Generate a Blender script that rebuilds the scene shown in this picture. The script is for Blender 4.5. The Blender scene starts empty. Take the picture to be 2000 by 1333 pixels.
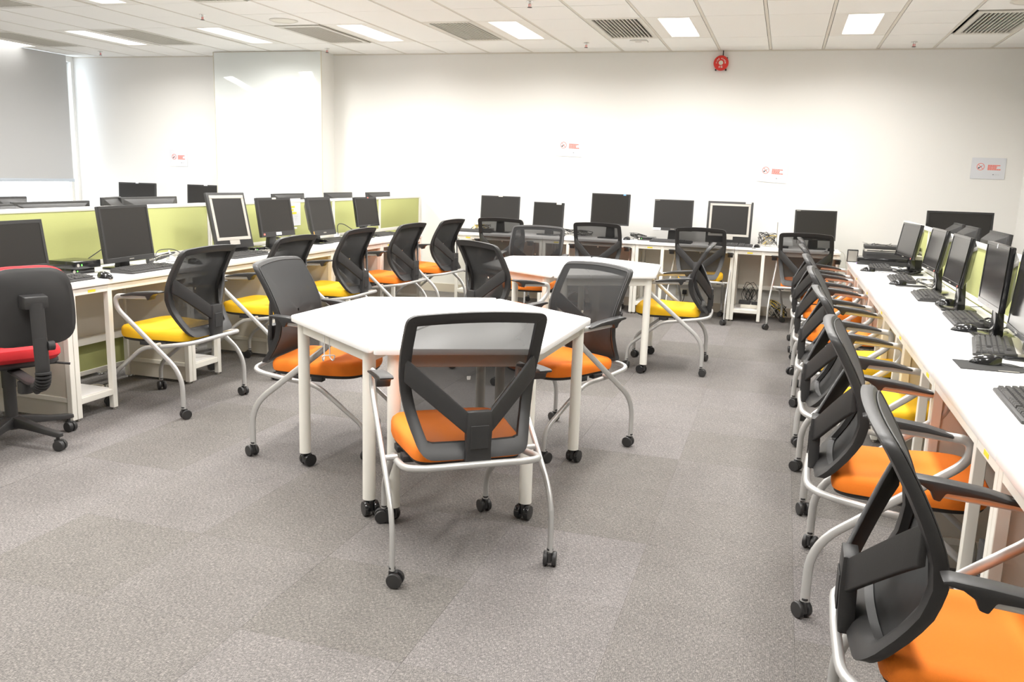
import bpy, bmesh, math, random
from mathutils import Vector, Matrix
random.seed(7)
PI = math.pi
D2R = PI/180
C = bpy.context.scene.collection
sc = bpy.context.scene

# ---------------------------------------------------------------- camera
PITCH, ROLL, YAW, FPX, CAMH = .191477599, .0326477080, .298167361, 1675.72, 1.45
cy, sy, cp, sp, cr, sr = math.cos(YAW), math.sin(YAW), math.cos(PITCH), math.sin(PITCH), math.cos(ROLL), math.sin(ROLL)
fw = Vector((-sy*cp, cy*cp, -sp)); rt = Vector((cy, sy, 0)); up = rt.cross(fw)
r2 = cr*rt+sr*up; u2 = -sr*rt+cr*up
cam_d = bpy.data.cameras.new('camera'); cam = bpy.data.objects.new('camera', cam_d); C.objects.link(cam)
M = Matrix((r2, u2, -fw)).transposed().to_4x4(); M.translation = Vector((0, 0, CAMH)); cam.matrix_world = M
cam_d.sensor_width = 36; cam_d.sensor_fit = 'HORIZONTAL'; cam_d.lens = FPX/2000*36; cam_d.clip_start = .05; cam_d.clip_end = 200
sc.camera = cam

# ---------------------------------------------------------------- exposure, world, lights
sc.view_settings.view_transform = 'Standard'; sc.view_settings.look = 'None'
sc.view_settings.gamma = 1; sc.view_settings.use_curve_mapping = False
EXPOSURE = 0.06
LAMP_W = 34
DAYLIGHT = 6.5
sc.view_settings.exposure = EXPOSURE
w = bpy.data.worlds.new('world'); sc.world = w; w.use_nodes = True
w.node_tree.nodes['Background'].inputs[0].default_value = (.80, .90, 1, 1)
w.node_tree.nodes['Background'].inputs[1].default_value = DAYLIGHT
CEIL = 2.83
LX = [.51, -1.06, -2.63, -4.20, -5.82, -7.53, -9.20]          # columns of light fittings
def gx(u):                                                   # grid coordinate (one unit = one ceiling tile) to x
    k = u/3
    if k <= 0: return LX[0]-k*1.57
    i = min(int(k), len(LX)-2)
    return LX[i]+(LX[i+1]-LX[i])*(k-i)
GY = [9.85, 9.555, 8.98, 8.405, 7.83, 7.255, 6.68, 6.105, 5.53, 4.955, 4.38]
ROWS = [(7.83, 8.98), (5.53, 6.68), (3.23, 4.38), (.93, 2.08)]
def add_lamp(x, y0, y1):
    ld = bpy.data.lights.new('ceiling_lamp', 'AREA'); ld.shape = 'RECTANGLE'; ld.size = .24; ld.size_y = (y1-y0)*.84
    ld.energy = LAMP_W; ld.color = (1, .985, .96); ld.spread = 160*D2R
    o = bpy.data.objects.new('ceiling_lamp', ld); C.objects.link(o); o.location = (x, (y0+y1)/2, CEIL+.004)
for x in LX[:6]:
    for y0, y1 in ROWS: add_lamp(x, y0, y1)

# ---------------------------------------------------------------- materials
MATS = {}
def mat(name, col, rough=.5, metal=0, noise=0, nscale=40, bump=0, bscale=200, emit=None, estr=0, spec=.5, coat=0, alpha=None):
    if name in MATS: return MATS[name]
    m = bpy.data.materials.new(name); m.use_nodes = True; nt = m.node_tree; b = nt.nodes['Principled BSDF']
    b.inputs['Base Color'].default_value = (*col, 1); b.inputs['Roughness'].default_value = rough; b.inputs['Metallic'].default_value = metal
    b.inputs['Specular IOR Level'].default_value = spec; b.inputs['Coat Weight'].default_value = coat
    if noise or bump:
        tc = nt.nodes.new('ShaderNodeTexCoord')
    if noise:
        n = nt.nodes.new('ShaderNodeTexNoise'); n.inputs['Scale'].default_value = nscale; n.inputs['Detail'].default_value = 4
        nt.links.new(tc.outputs['Object'], n.inputs['Vector'])
        mx = nt.nodes.new('ShaderNodeMix'); mx.data_type = 'RGBA'
        mx.inputs['A'].default_value = (*[c*(1-noise) for c in col], 1); mx.inputs['B'].default_value = (*[min(1, c*(1+noise)) for c in col], 1)
        nt.links.new(n.outputs['Fac'], mx.inputs['Factor']); nt.links.new(mx.outputs['Result'], b.inputs['Base Color'])
    if bump:
        n = nt.nodes.new('ShaderNodeTexNoise'); n.inputs['Scale'].default_value = bscale
        nt.links.new(tc.outputs['Object'], n.inputs['Vector'])
        bp = nt.nodes.new('ShaderNodeBump'); bp.inputs['Strength'].default_value = bump; bp.inputs['Distance'].default_value = .002
        nt.links.new(n.outputs['Fac'], bp.inputs['Height']); nt.links.new(bp.outputs['Normal'], b.inputs['Normal'])
    if emit:
        b.inputs['Emission Color'].default_value = (*emit, 1); b.inputs['Emission Strength'].default_value = estr
    MATS[name] = m
    return m
WALL = mat('wall_paint', (.85, .835, .80), .75, bump=.08, bscale=300)
WALLR = mat('rough_plaster', (.85, .835, .80), .85, bump=.9, bscale=90)
CEILM = mat('ceiling_board', (.89, .875, .835), .9, noise=.025, nscale=60, bump=.1, bscale=260)
RAILM = mat('ceiling_rail_paint', (.74, .70, .62), .6)
PLENUM = mat('plenum_dark', (.012, .011, .010), .95, spec=.1)  # near-black colour carries the darkness of the unlit ceiling void
DIFF = mat('lamp_diffuser', (.9, .9, .9), .4, emit=(1, .98, .94), estr=3.2)
LAMPM = mat('lamp_housing', (.82, .79, .73), .5)
VENTM = mat('vent_paint', (.70, .67, .60), .5)
DESKW = mat('desk_laminate', (.90, .885, .87), .35, noise=.01, nscale=8)
DESKF = mat('desk_frame_paint', (.87, .845, .77), .4)
DESKP = mat('desk_panel_paint', (.72, .68, .60), .5)
TABW = mat('table_laminate', (.91, .90, .885), .3)
TABL = mat('table_leg_paint', (.89, .865, .79), .4)
BLK = mat('black_plastic', (.034, .033, .033), .42, bump=.15, bscale=700)
BLKG = mat('black_gloss', (.014, .014, .015), .14, coat=.3)
BLKM = mat('black_matt', (.03, .029, .029), .7)
GREYK = mat('key_grey', (.06, .058, .057), .5)
KEYB = mat('keyboard_grey', (.045, .043, .042), .5)
SCR = mat('screen_glass', (.020, .018, .016), .36, spec=.4)
SCRG = mat('screen_gloss', (.03, .028, .028), .12)
SILV = mat('silver_plastic', (.58, .55, .50), .35, metal=.5)
CHROME = mat('silver_lacquer_tube', (.60, .595, .58), .36, metal=.45)
CHROME2 = mat('bright_metal', (.75, .74, .72), .2, metal=1)
ORNG = mat('orange_fabric', (.96, .235, .014), .8, noise=.05, nscale=160, bump=.35, bscale=900)
YELL = mat('yellow_fabric', (.98, .56, .012), .8, noise=.05, nscale=160, bump=.35, bscale=900)
RED = mat('red_fabric', (.62, .028, .035), .85, noise=.08, nscale=200, bump=.35, bscale=900)
GREEN = mat('green_fabric', (.47, .49, .19), .9, noise=.05, nscale=300, bump=.2, bscale=800)
ALU = mat('divider_rail_paint', (.80, .78, .72), .4)
REDP = mat('red_paint', (.72, .03, .02), .35)
WHT = mat('white_print', (.85, .82, .75), .6)
PAPER = mat('paper_white', (.72, .73, .76), .6)
REDINK = mat('red_ink', (.90, .22, .17), .7)
BLKINK = mat('black_ink', (.05, .05, .06), .7)
YELI = mat('yellow_ink', (.92, .75, .05), .6)
GLED = mat('green_led', (.1, .8, .1), .4, emit=(.2, 1, .1), estr=1.5)
WPL = mat('white_plastic', (.82, .82, .80), .35)
CREAM = mat('cream_plastic', (.74, .70, .60), .45)
BLUEP = mat('blue_plastic', (.02, .05, .55), .4)
GLASSW = mat('white_back_glass', (.80, .83, .81), .04, coat=.6)
BLINDM = mat('blind_fabric', (.56, .56, .56), .9, bump=.1, bscale=400)
SKIRT = mat('skirting_paint', (.62, .56, .46), .6)
CABLEK = mat('cable_black', (.02, .02, .02), .5)
CABLEG = mat('cable_grey', (.36, .34, .30), .5)
CABLEY = mat('cable_yellow', (.8, .58, .05), .5)
PURP = mat('purple_plastic', (.45, .3, .7), .4)

def carpet_mat():
    m = bpy.data.materials.new('carpet_weave'); m.use_nodes = True; nt = m.node_tree; b = nt.nodes['Principled BSDF']
    N = nt.nodes.new; L = nt.links.new
    tc = N('ShaderNodeTexCoord'); oi = N('ShaderNodeObjectInfo')
    add = N('ShaderNodeVectorMath'); add.operation = 'ADD'; L(tc.outputs['Object'], add.inputs[0])
    sc_ = N('ShaderNodeVectorMath'); sc_.operation = 'SCALE'; sc_.inputs['Scale'].default_value = 3.1; L(oi.outputs['Location'], sc_.inputs[0]); L(sc_.outputs[0], add.inputs[1])
    def stretched(sx, sy_, detail):
        mp = N('ShaderNodeMapping'); mp.inputs['Scale'].default_value = (sx, sy_, 1); L(add.outputs[0], mp.inputs['Vector'])
        n = N('ShaderNodeTexNoise'); n.inputs['Scale'].default_value = 1; n.inputs['Detail'].default_value = detail; n.inputs['Roughness'].default_value = .6
        L(mp.outputs[0], n.inputs['Vector']); return n.outputs['Fac']
    a = stretched(620, 75, 2); c2 = stretched(70, 560, 2); big = stretched(7, 7, 3)
    mx = N('ShaderNodeMath'); mx.operation = 'MAXIMUM'; L(a, mx.inputs[0]); L(c2, mx.inputs[1])
    rp = N('ShaderNodeValToRGB'); rp.color_ramp.elements[0].position = .50; rp.color_ramp.elements[1].position = .72
    rp.color_ramp.elements[0].color = (.108, .099, .095, 1); rp.color_ramp.elements[1].color = (.385, .357, .322, 1)
    L(mx.outputs[0], rp.inputs[0])
    ml = N('ShaderNodeMix'); ml.data_type = 'RGBA'; ml.blend_type = 'MULTIPLY'; ml.inputs['Factor'].default_value = 1; L(rp.outputs[0], ml.inputs['A'])
    r2_ = N('ShaderNodeMapRange'); r2_.inputs['To Min'].default_value = .86; r2_.inputs['To Max'].default_value = 1.12; L(big, r2_.inputs['Value'])
    r3 = N('ShaderNodeMapRange'); r3.inputs['To Min'].default_value = .90; r3.inputs['To Max'].default_value = 1.10; L(oi.outputs['Random'], r3.inputs['Value'])  # per-tile brightness stands in for how the pile direction catches light
    mm = N('ShaderNodeMath'); mm.operation = 'MULTIPLY'; L(r2_.outputs[0], mm.inputs[0]); L(r3.outputs[0], mm.inputs[1])
    # some tiles lean warm, some cool
    cb = N('ShaderNodeCombineColor'); L(mm.outputs[0], cb.inputs[0]); L(mm.outputs[0], cb.inputs[1])
    r4 = N('ShaderNodeMapRange'); r4.inputs['To Min'].default_value = .98; r4.inputs['To Max'].default_value = 1.04; L(oi.outputs['Random'], r4.inputs['Value'])
    m5 = N('ShaderNodeMath'); m5.operation = 'MULTIPLY'; L(mm.outputs[0], m5.inputs[0]); L(r4.outputs[0], m5.inputs[1]); L(m5.outputs[0], cb.inputs[2])
    L(cb.outputs[0], ml.inputs['B']); L(ml.outputs['Result'], b.inputs['Base Color']); b.inputs['Roughness'].default_value = .95
    bp = N('ShaderNodeBump'); bp.inputs['Strength'].default_value = .4; bp.inputs['Distance'].default_value = .002; L(mx.outputs[0], bp.inputs['Height']); L(bp.outputs[0], b.inputs['Normal'])
    return m
CARPET = carpet_mat()
def mesh_fabric():
    m = bpy.data.materials.new('black_mesh_fabric'); m.use_nodes = True; nt = m.node_tree; b = nt.nodes['Principled BSDF']
    b.inputs['Base Color'].default_value = (.022, .022, .022, 1); b.inputs['Roughness'].default_value = .8; b.inputs['Specular IOR Level'].default_value = .25
    b.inputs['Sheen Weight'].default_value = .12
    lw = nt.nodes.new('ShaderNodeLayerWeight'); lw.inputs['Blend'].default_value = .5          # open weave: closes up at a slant
    mr = nt.nodes.new('ShaderNodeMapRange'); mr.inputs['From Min'].default_value = 0; mr.inputs['From Max'].default_value = .55
    mr.inputs['To Min'].default_value = .74; mr.inputs['To Max'].default_value = .995
    nt.links.new(lw.outputs['Facing'], mr.inputs['Value']); nt.links.new(mr.outputs[0], b.inputs['Alpha'])
    return m
MESHF = mesh_fabric()
def glass_mat():
    m = bpy.data.materials.new('window_glass'); m.use_nodes = True; b = m.node_tree.nodes['Principled BSDF']
    b.inputs['Transmission Weight'].default_value = 1; b.inputs['Roughness'].default_value = 0; b.inputs['IOR'].default_value = 1.02
    return m
WGLASS = glass_mat()

# ---------------------------------------------------------------- mesh helpers
def fillet(pts, ds, n=6):
    """polyline with rounded corners; ds: corner length per inner point (or one number)"""
    P = [Vector(p) for p in pts]; out = [P[0]]
    for i in range(1, len(P)-1):
        d = ds if not isinstance(ds, (list, tuple)) else ds[i-1]
        if d <= 0: out.append(P[i]); continue
        a = P[i]+(P[i-1]-P[i]).normalized()*min(d, (P[i-1]-P[i]).length*.5); b = P[i]+(P[i+1]-P[i]).normalized()*min(d, (P[i+1]-P[i]).length*.5)
        for k in range(n+1):
            t = k/n; out.append(a*(1-t)**2+P[i]*2*t*(1-t)+b*t*t)
    out.append(P[-1]); return out
def round_poly(pts, ds, n=5):
    P = [Vector(p) for p in pts]; out = []; m = len(P)
    for i in range(m):
        d = ds if not isinstance(ds, (list, tuple)) else ds[i]
        a = P[i]+(P[i-1]-P[i]).normalized()*min(d, (P[i-1]-P[i]).length*.49); q = P[(i+1) % m]; b = P[i]+(q-P[i]).normalized()*min(d, (q-P[i]).length*.49)
        if d <= 0: out.append(P[i]); continue
        for k in range(n+1):
            t = k/n; out.append(a*(1-t)**2+P[i]*2*t*(1-t)+b*t*t)
    return out
class MB:
    def __init__(s): s.v = []; s.f = []
    def box(s, x0, x1, y0, y1, z0, z1, rot=None, about=None):
        b = len(s.v); vs = [Vector((x, y, z)) for z in (z0, z1) for y in (y0, y1) for x in (x0, x1)]
        if rot is not None:
            c = Vector(about or ((x0+x1)/2, (y0+y1)/2, (z0+z1)/2)); vs = [rot @ (p-c)+c for p in vs]
        s.v += vs; s.f += [[b+i for i in q] for q in ((0, 2, 3, 1), (4, 5, 7, 6), (0, 1, 5, 4), (2, 6, 7, 3), (0, 4, 6, 2), (1, 3, 7, 5))]; return s
    def loft(s, rings, closed=True, cap=True):
        b = len(s.v); n = len(rings[0])
        for r in rings: s.v += [Vector(p) for p in r]
        for i in range(len(rings)-1):
            for j in range(n if closed else n-1):
                k = (j+1) % n; s.f.append([b+i*n+j, b+i*n+k, b+(i+1)*n+k, b+(i+1)*n+j])
        if cap and closed:
            s.f.append([b+j for j in range(n)][::-1]); s.f.append([b+(len(rings)-1)*n+j for j in range(n)])
        return s
    def prism(s, pts, axis, a, b_):
        def mk(p, t):
            if axis == 'x': return (t, p[0], p[1])
            if axis == 'y': return (p[0], t, p[1])
            return (p[0], p[1], t)
        return s.loft([[mk(p, a) for p in pts], [mk(p, b_) for p in pts]])
    def tube(s, path, ra, rb=None, ref=(1, 0, 0), n=10, cap=True):
        rb = rb or ra; P = [Vector(p) for p in path]; rings = []; ref = Vector(ref)
        for i, p in enumerate(P):
            t = (P[min(i+1, len(P)-1)]-P[max(i-1, 0)]).normalized()
            a = ref-t*ref.dot(t)
            if a.length < .05: a = t.orthogonal()
            a.normalize(); c = t.cross(a)
            if i and False: pass
            rings.append([p+a*ra*math.cos(2*PI*k/n)+c*rb*math.sin(2*PI*k/n) for k in range(n)])
        return s.loft(rings, cap=cap)
    def cable(s, path, r, n=5):
        P = [Vector(p) for p in path]; rings = []; a = None
        for i, p in enumerate(P):
            t = (P[min(i+1, len(P)-1)]-P[max(i-1, 0)])
            t = t.normalized() if t.length > 1e-9 else Vector((0, 0, 1))
            a = t.orthogonal() if a is None else a-t*a.dot(t)
            if a.length < 1e-4: a = t.orthogonal()
            a.normalize(); c = t.cross(a); rings.append([p+a*r*math.cos(2*PI*k/n)+c*r*math.sin(2*PI*k/n) for k in range(n)])
        return s.loft(rings)
    def lathe(s, prof, n=20, c=(0, 0, 0), axis='z'):
        rings = []
        for r, h in prof:
            ring = []
            for k in range(n):
                x, y = r*math.cos(2*PI*k/n), r*math.sin(2*PI*k/n)
                p = (x, y, h) if axis == 'z' else ((h, x, y) if axis == 'x' else (y, h, x))
                ring.append(Vector(p)+Vector(c))
            rings.append(ring)
        return s.loft(rings)
    def cyl(s, c, r, h, axis='z', n=16): return s.lathe([(r, -h/2), (r, h/2)], n, c, axis)
    def mesh(s, name, m, bevel=0, seg=2, smooth=True, ang=35):
        me = bpy.data.meshes.new(name); me.from_pydata([tuple(p) for p in s.v], [], s.f)
        bm = bmesh.new(); bm.from_mesh(me); bmesh.ops.recalc_face_normals(bm, faces=bm.faces)
        if bevel:
            es = [e for e in bm.edges if len(e.link_faces) == 2 and e.calc_face_angle(0) > 40*D2R]
            bmesh.ops.bevel(bm, geom=es, offset=bevel, segments=seg, affect='EDGES', profile=.5, clamp_overlap=True)
        for f in bm.faces: f.smooth = smooth
        for e in bm.edges:
            if len(e.link_faces) == 2 and e.calc_face_angle(0) > ang*D2R: e.smooth = False
        bm.to_mesh(me); bm.free()
        for q in (m if isinstance(m, (list, tuple)) else [m]): me.materials.append(q)
        return me
    def build(s, name, m, parent=None, loc=None, rotz=0, **kw):
        o = bpy.data.objects.new(name, s.mesh(name, m, **kw)); C.objects.link(o)
        if parent: o.parent = parent
        if loc is not None: o.location = loc
        if rotz: o.rotation_euler.z = rotz
        return o
def add(name, me, parent=None, loc=(0, 0, 0), rotz=0):
    o = bpy.data.objects.new(name, me); C.objects.link(o); o.parent = parent; o.location = loc; o.rotation_euler.z = rotz; return o
def tag(o, label=None, cat=None, group=None, kind=None):
    if label: o['label'] = label
    if cat: o['category'] = cat
    if group: o['group'] = group
    if kind: o['kind'] = kind
    return o
def thing(name, label, cat, loc=(0, 0, 0), rotz=0, group=None):
    o = bpy.data.objects.new(name, None); C.objects.link(o); o.empty_display_size = .1
    o.location = loc; o.rotation_euler = (0, 0, rotz); return tag(o, label, cat, group)
def kids(o): return list(o.children)
def dup(o, loc=None, rotz=None, label=None, group=None, parent=None, sub=None):
    c = o.copy(); C.objects.link(c); c.parent = parent
    if loc is not None: c.location = loc
    if rotz is not None: c.rotation_euler.z = rotz
    if label: c['label'] = label
    if group: c['group'] = group
    for ch in kids(o): dup(ch, parent=c, sub=sub)
    return c
def structure(o): o['kind'] = 'structure'; return o

# ---------------------------------------------------------------- room shell
XL, XR, YB, YF = -9.42, 2.25, 9.85, -2.6
# floor slab with carpet tiles
fl = structure(MB().box(XL-.2, XR+.2, YF-.2, YB+.2, -.15, -.012).build('floor', BLKM))
TP = .565
tile_me = MB().box(-TP/2+.0002, TP/2-.0002, -TP/2+.0002, TP/2-.0002, -.012, 0).mesh('carpet_tile', CARPET, bevel=.0006, seg=1)
X0, Y0 = -.41+TP/2, 3.28+TP/2
rest = MB(); n_t = 0
cells = []
for i in range(-17, 6):
    for j in range(-12, 13):
        x, y = X0+i*TP, Y0+j*TP
        if x-TP/2 > XR or x+TP/2 < XL or y-TP/2 > YB or y+TP/2 < YF: continue
        cells.append((x, y, (i+j) % 2, random.random()))
vis = [c for c in cells if -4.3 < c[0] < 1.0 and 1.3 < c[1] and c[0] > -.95*c[1]*.8-1.2]
for x, y, par, rr in vis:
    t = add('carpet_tile', tile_me, fl, (x, y, 0), (PI/2 if (par if rr > .15 else 1-par) else 0))
    e = t.location
    if y+TP/2 > YB: t.scale.y = t.scale.x = 1
for x, y, par, rr in cells:
    if (x, y, par, rr) in vis: continue
    rest.box(max(XL, x-TP/2+.001), min(XR, x+TP/2-.001), max(YF, y-TP/2+.001), min(YB+.01, y+TP/2-.001), -.012, 0)
ro = rest.build('carpet_tile', CARPET, fl); ro['kind'] = 'stuff'

structure(MB().box(XL-.2, XR+.2, YB, YB+.2, -.1, 3.1).build('wall_back', WALL))
structure(MB().box(XR, XR+.2, YF-.2, YB, -.1, 3.1).build('wall_right', WALLR))
structure(MB().box(XL-.2, XR+.2, YF-.2, YF, -.1, 3.1).build('wall_front', WALL))
# column with glass board
structure(MB().box(-6.92, -5.44, 9.52, YB, 0, CEIL).build('wall_column', WALL))
# left wall around the window
WY0, WY1, WZ0, WZ1 = 2.6, 9.80, .80, 2.76
structure(MB().box(XL-.2, XL, YF, WY0, -.1, 3.1).box(XL-.2, XL, WY0, WY1, -.1, WZ0).box(XL-.2, XL, WY0, WY1, WZ1, 3.1).box(XL-.2, XL, WY1, YB, -.1, 3.1).build('wall_left', WALL))
wi = thing('window_1', None, None, (0, 0, 0)); structure(wi)
fr = MB(); 
for yy in (WY0, 5.0, 7.4, WY1-.04): fr.box(XL-.12, XL-.07, yy, yy+.04, WZ0, WZ1)
fr.box(XL-.12, XL-.07, WY0, WY1, WZ0, WZ0+.04); fr.box(XL-.12, XL-.07, WY0, WY1, WZ1-.04, WZ1)
fr.build('window_frame', ALU, wi)
for a, b in ((WY0+.04, 5.0), (5.04, 7.4), (7.44, WY1-.04)): MB().box(XL-.1, XL-.094, a, b, WZ0+.04, WZ1-.04).build('pane', WGLASS, wi)
# skirting
structure(MB().box(-5.44, XR, YB-.014, YB, 0, .10).build('baseboard_back', SKIRT))
structure(MB().box(XR-.014, XR, YF, YB-.014, 0, .10).build('baseboard_right', SKIRT))
# ceiling
ce = structure(MB().box(XL-.2, XR+.2, YF-.2, YB+.2, CEIL+.14, CEIL+.24).build('ceiling', PLENUM))
LIGHT_U = [0, 3, 6, 9, 12, 15, 18]; VENT_U = {-2: 1, 4: 1, 7: 1, 10: 1, 14: 1, 17: 1}
unit = MB().box(-.5, .5, -.5, .5, 0, .012).mesh('ceiling_tile', CEILM)
G = .016
restc = MB()
def col_edges(u): 
    a, b = gx(u+.5), gx(u-.5); return max(XL, a)+G, min(XR, b)-G
ylines = GY+[3.805, 3.23, 2.655, 2.08, 1.505, .93, .355, -.22, -.795, -1.37, -1.945, YF]
for u in range(-3, 21):
    a, b = col_edges(u)
    if b-a < .03: continue
    for k in range(len(ylines)-1):
        y1, y0 = ylines[k], ylines[k+1]; ym = (y0+y1)/2
        inrow = any(r0 < ym < r1 for r0, r1 in ROWS)
        if inrow and (u in LIGHT_U[:6] or (u in VENT_U and ym > 7.5) or (u == 18 and ym > 7.5) or (u in (10, 14) and 5 < ym < 7)): continue
        if ym > 5.5 and ym > 6.9-.32*(-(a))*.5:
            t = add('ceiling_tile', unit, ce, ((a+b)/2, ym, CEIL+random.uniform(0, .0015))); t.scale = (b-a, y1-y0-.005, 1)
        else: restc.box(a, b, y0+.0025, y1-.0025, CEIL, CEIL+.012)
o = restc.build('ceiling_tile', CEILM, ce); o['kind'] = 'stuff'
for u in range(-3, 20):
    x = gx(u+.5)
    if XL < x < XR: MB().box(x-G+.004, x+G-.004, YF, YB-.02, CEIL+.003, CEIL+.02).box(x-.003, x+.003, YF, YB-.02, CEIL+.0015, CEIL+.004).build('ceiling_rail', RAILM, ce)
structure(MB().box(-5.44, XR, YB-.012, YB, CEIL-.012, CEIL+.002).box(XR-.012, XR, YF, YB-.012, CEIL-.012, CEIL+.002).box(XL, -6.92, YB-.012, YB, CEIL-.012, CEIL+.002).build('trim_1', RAILM))

# light fittings
def make_light(x, y0, y1, label, wd=.49):
    t = thing('ceiling_light', label, 'ceiling light', (x, (y0+y1)/2, CEIL), 0, 'recessed ceiling lights')
    h = (y1-y0)/2-.004; f = MB()
    a, b = .135, h*.88
    f.box(-wd/2, wd/2, -h, -b, 0, .03).box(-wd/2, wd/2, b, h, 0, .03).box(-wd/2, -a, -b, b, 0, .03).box(a, wd/2, -b, b, 0, .03)
    f.build('housing', LAMPM, t, bevel=.002, seg=1)
    for sx in (-1, 1): MB().box(min(sx*.003, sx*a), max(sx*.003, sx*a), -b, b, .012, .02).build('diffuser', DIFF, t)
    return t
posn = ['rightmost of the back row', 'second from the right in the back row, left of the bell', 'third from the right in the back row', 'fourth from the right in the back row, beside a black-edged vent', 'fifth from the right, above the glass board', 'sixth from the right, above the white wall sign side', '']
for i, x in enumerate(LX[:6]):
    for r, (y0, y1) in enumerate(ROWS):
        if r == 0: lb = 'recessed white ceiling light, '+posn[i]
        elif r == 1: lb = 'recessed white ceiling light of the second row, at the top edge, number %d column leftward from the right' % (i+1)
        else: lb = 'ceiling light beyond the top edge over '+['the right chair row', 'the front hexagonal table', 'the aisle left of the front table', 'the near left desks', 'the desks behind the left divider', 'the middle of the window side'][i]+(', third row' if r == 2 else ', fourth row')
        if r == 1:
            lb = ['recessed ceiling light of the second row, above the right desks', 'recessed ceiling light of the second row, above the hexagonal tables', 'recessed ceiling light of the second row, between tables and left desks', 'recessed ceiling light cut by the top edge, above the left desks', 'recessed ceiling light cut by the top edge, nearest a ceiling vent at left', 'small lit corner of a ceiling light at the top left, beside a vent'][i]
        make_light(x, y0, y1, lb)
make_light(gx(18), 7.83, 8.98, 'recessed white ceiling light at the far left edge, above the roller blind')
def make_vent(u, y0, y1, label, gap):
    a, b = col_edges(u); a -= .006; b += .006
    if gap: a += .026 if gap > 0 else 0; b -= 0 if gap > 0 else .026; y0 += .03
    x = (a+b)/2; W = (b-a)/2; h = (y1-y0)/2
    t = thing('ceiling_vent', label, 'vent', (x, (y0+y1)/2, CEIL-(.006 if gap else 0)), 0, 'ceiling air grilles')
    f = MB(); m = .045; mb = h*.13
    f.box(-W, W, -h, -h+mb, 0, .012).box(-W, W, h-mb, h, 0, .012).box(-W, -W+m, -h+mb, h-mb, 0, .012).box(W-m, W, -h+mb, h-mb, 0, .012)
    f.build('frame', VENTM, t)
    MB().box(-W+.01, W-.01, -h+.01, h-.01, .11, .115).build('shade_backing', PLENUM, t)  # black sheet paints the shade seen between the slats
    n = 12; st = (2*W-2*m)/n
    sm = MB().box(-.0045, .0045, -h+mb, h-mb, 0, .014).mesh('slat', VENTM)
    for k in range(n+1): add('slat', sm, t, (-W+m+k*st, 0, 0))
    return t
make_vent(-2, 7.83, 8.98, 'black-edged ceiling air grille at the top right corner', 1)
make_vent(4, 7.83, 8.98, 'ceiling air grille with wide dark slots, left of the bell', 0)
make_vent(7, 7.83, 8.98, 'ceiling air grille above the back desks, left of the third light', 0)
make_vent(10, 7.83, 8.98, 'black-edged ceiling air grille right of the glass board', -1)
make_vent(14, 7.83, 8.98, 'pale ceiling air grille above the wall sign at left', 0)
make_vent(17, 7.83, 8.98, 'pale ceiling air grille beside the leftmost light, near the blind', 0)
make_vent(10, 5.53, 6.68, 'black-edged ceiling air grille cut by the top edge at left', -1)
make_vent(14, 5.53, 6.68, 'ceiling air grille in the top left corner', 0)
# sprinklers, speakers, detector
def sprinkler(x, y, label):
    t = thing('sprinkler', label, 'sprinkler', (x, y, CEIL), 0, 'ceiling sprinklers')
    MB().lathe([(.03, 0), (.03, -.004), (.012, -.006), (.008, -.02), (.006, -.022)], 14).build('body', CHROME2, t)
    MB().tube([(-.009, 0, -.02), (-.010, 0, -.045)], .002, n=6).tube([(.009, 0, -.02), (.010, 0, -.045)], .002, n=6).cyl((0, 0, -.033), .003, .024, n=8).build('link', REDP, t)
    MB().lathe([(.019, -.046), (.020, -.048)], 14).build('deflector', BLKM, t)
for x, y, lb in ((1.06, 9.40, 'small ceiling sprinkler near the right end of the back wall'), (-2.12, 9.2, 'small ceiling sprinkler left of the wide-slot grille'), (-5.25, 9.35, 'small ceiling sprinkler beside the glass board corner'), (-5.35, 7.2, 'small ceiling sprinkler above the glass board, toward the camera'), (-8.5, 9.35, 'small ceiling sprinkler near the blind'), (-2.1, 7.02, 'small ceiling sprinkler at the top edge of the view')):
    sprinkler(x, y, lb)
for x, y, lb in ((-4.72, 7.58, 'round flush ceiling speaker beside the black-edged grille at left'), (1.60, 7.5, 'round flush ceiling speaker at the top right corner')):
    t = thing('ceiling_speaker', lb, 'speaker', (x, y, CEIL)); MB().lathe([(.135, .0), (.135, -.006), (.118, -.010), (.112, -.004)], 36).build('rim', VENTM, t)
    MB().lathe([(.113, -.002), (.113, -.005), (.02, -.007)], 36).build('grille', CREAM, t)
t = thing('ceiling_detector', 'small flat square sensor on the ceiling by the wide-slot grille', 'sensor', (-1.55, 9.1, CEIL)); MB().box(-.09, .09, -.05, .05, -.018, 0).build('housing', CEILM, t, bevel=.006); MB().box(-.03, .03, -.052, -.02, -.022, -.018).build('face', VENTM, t)

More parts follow.
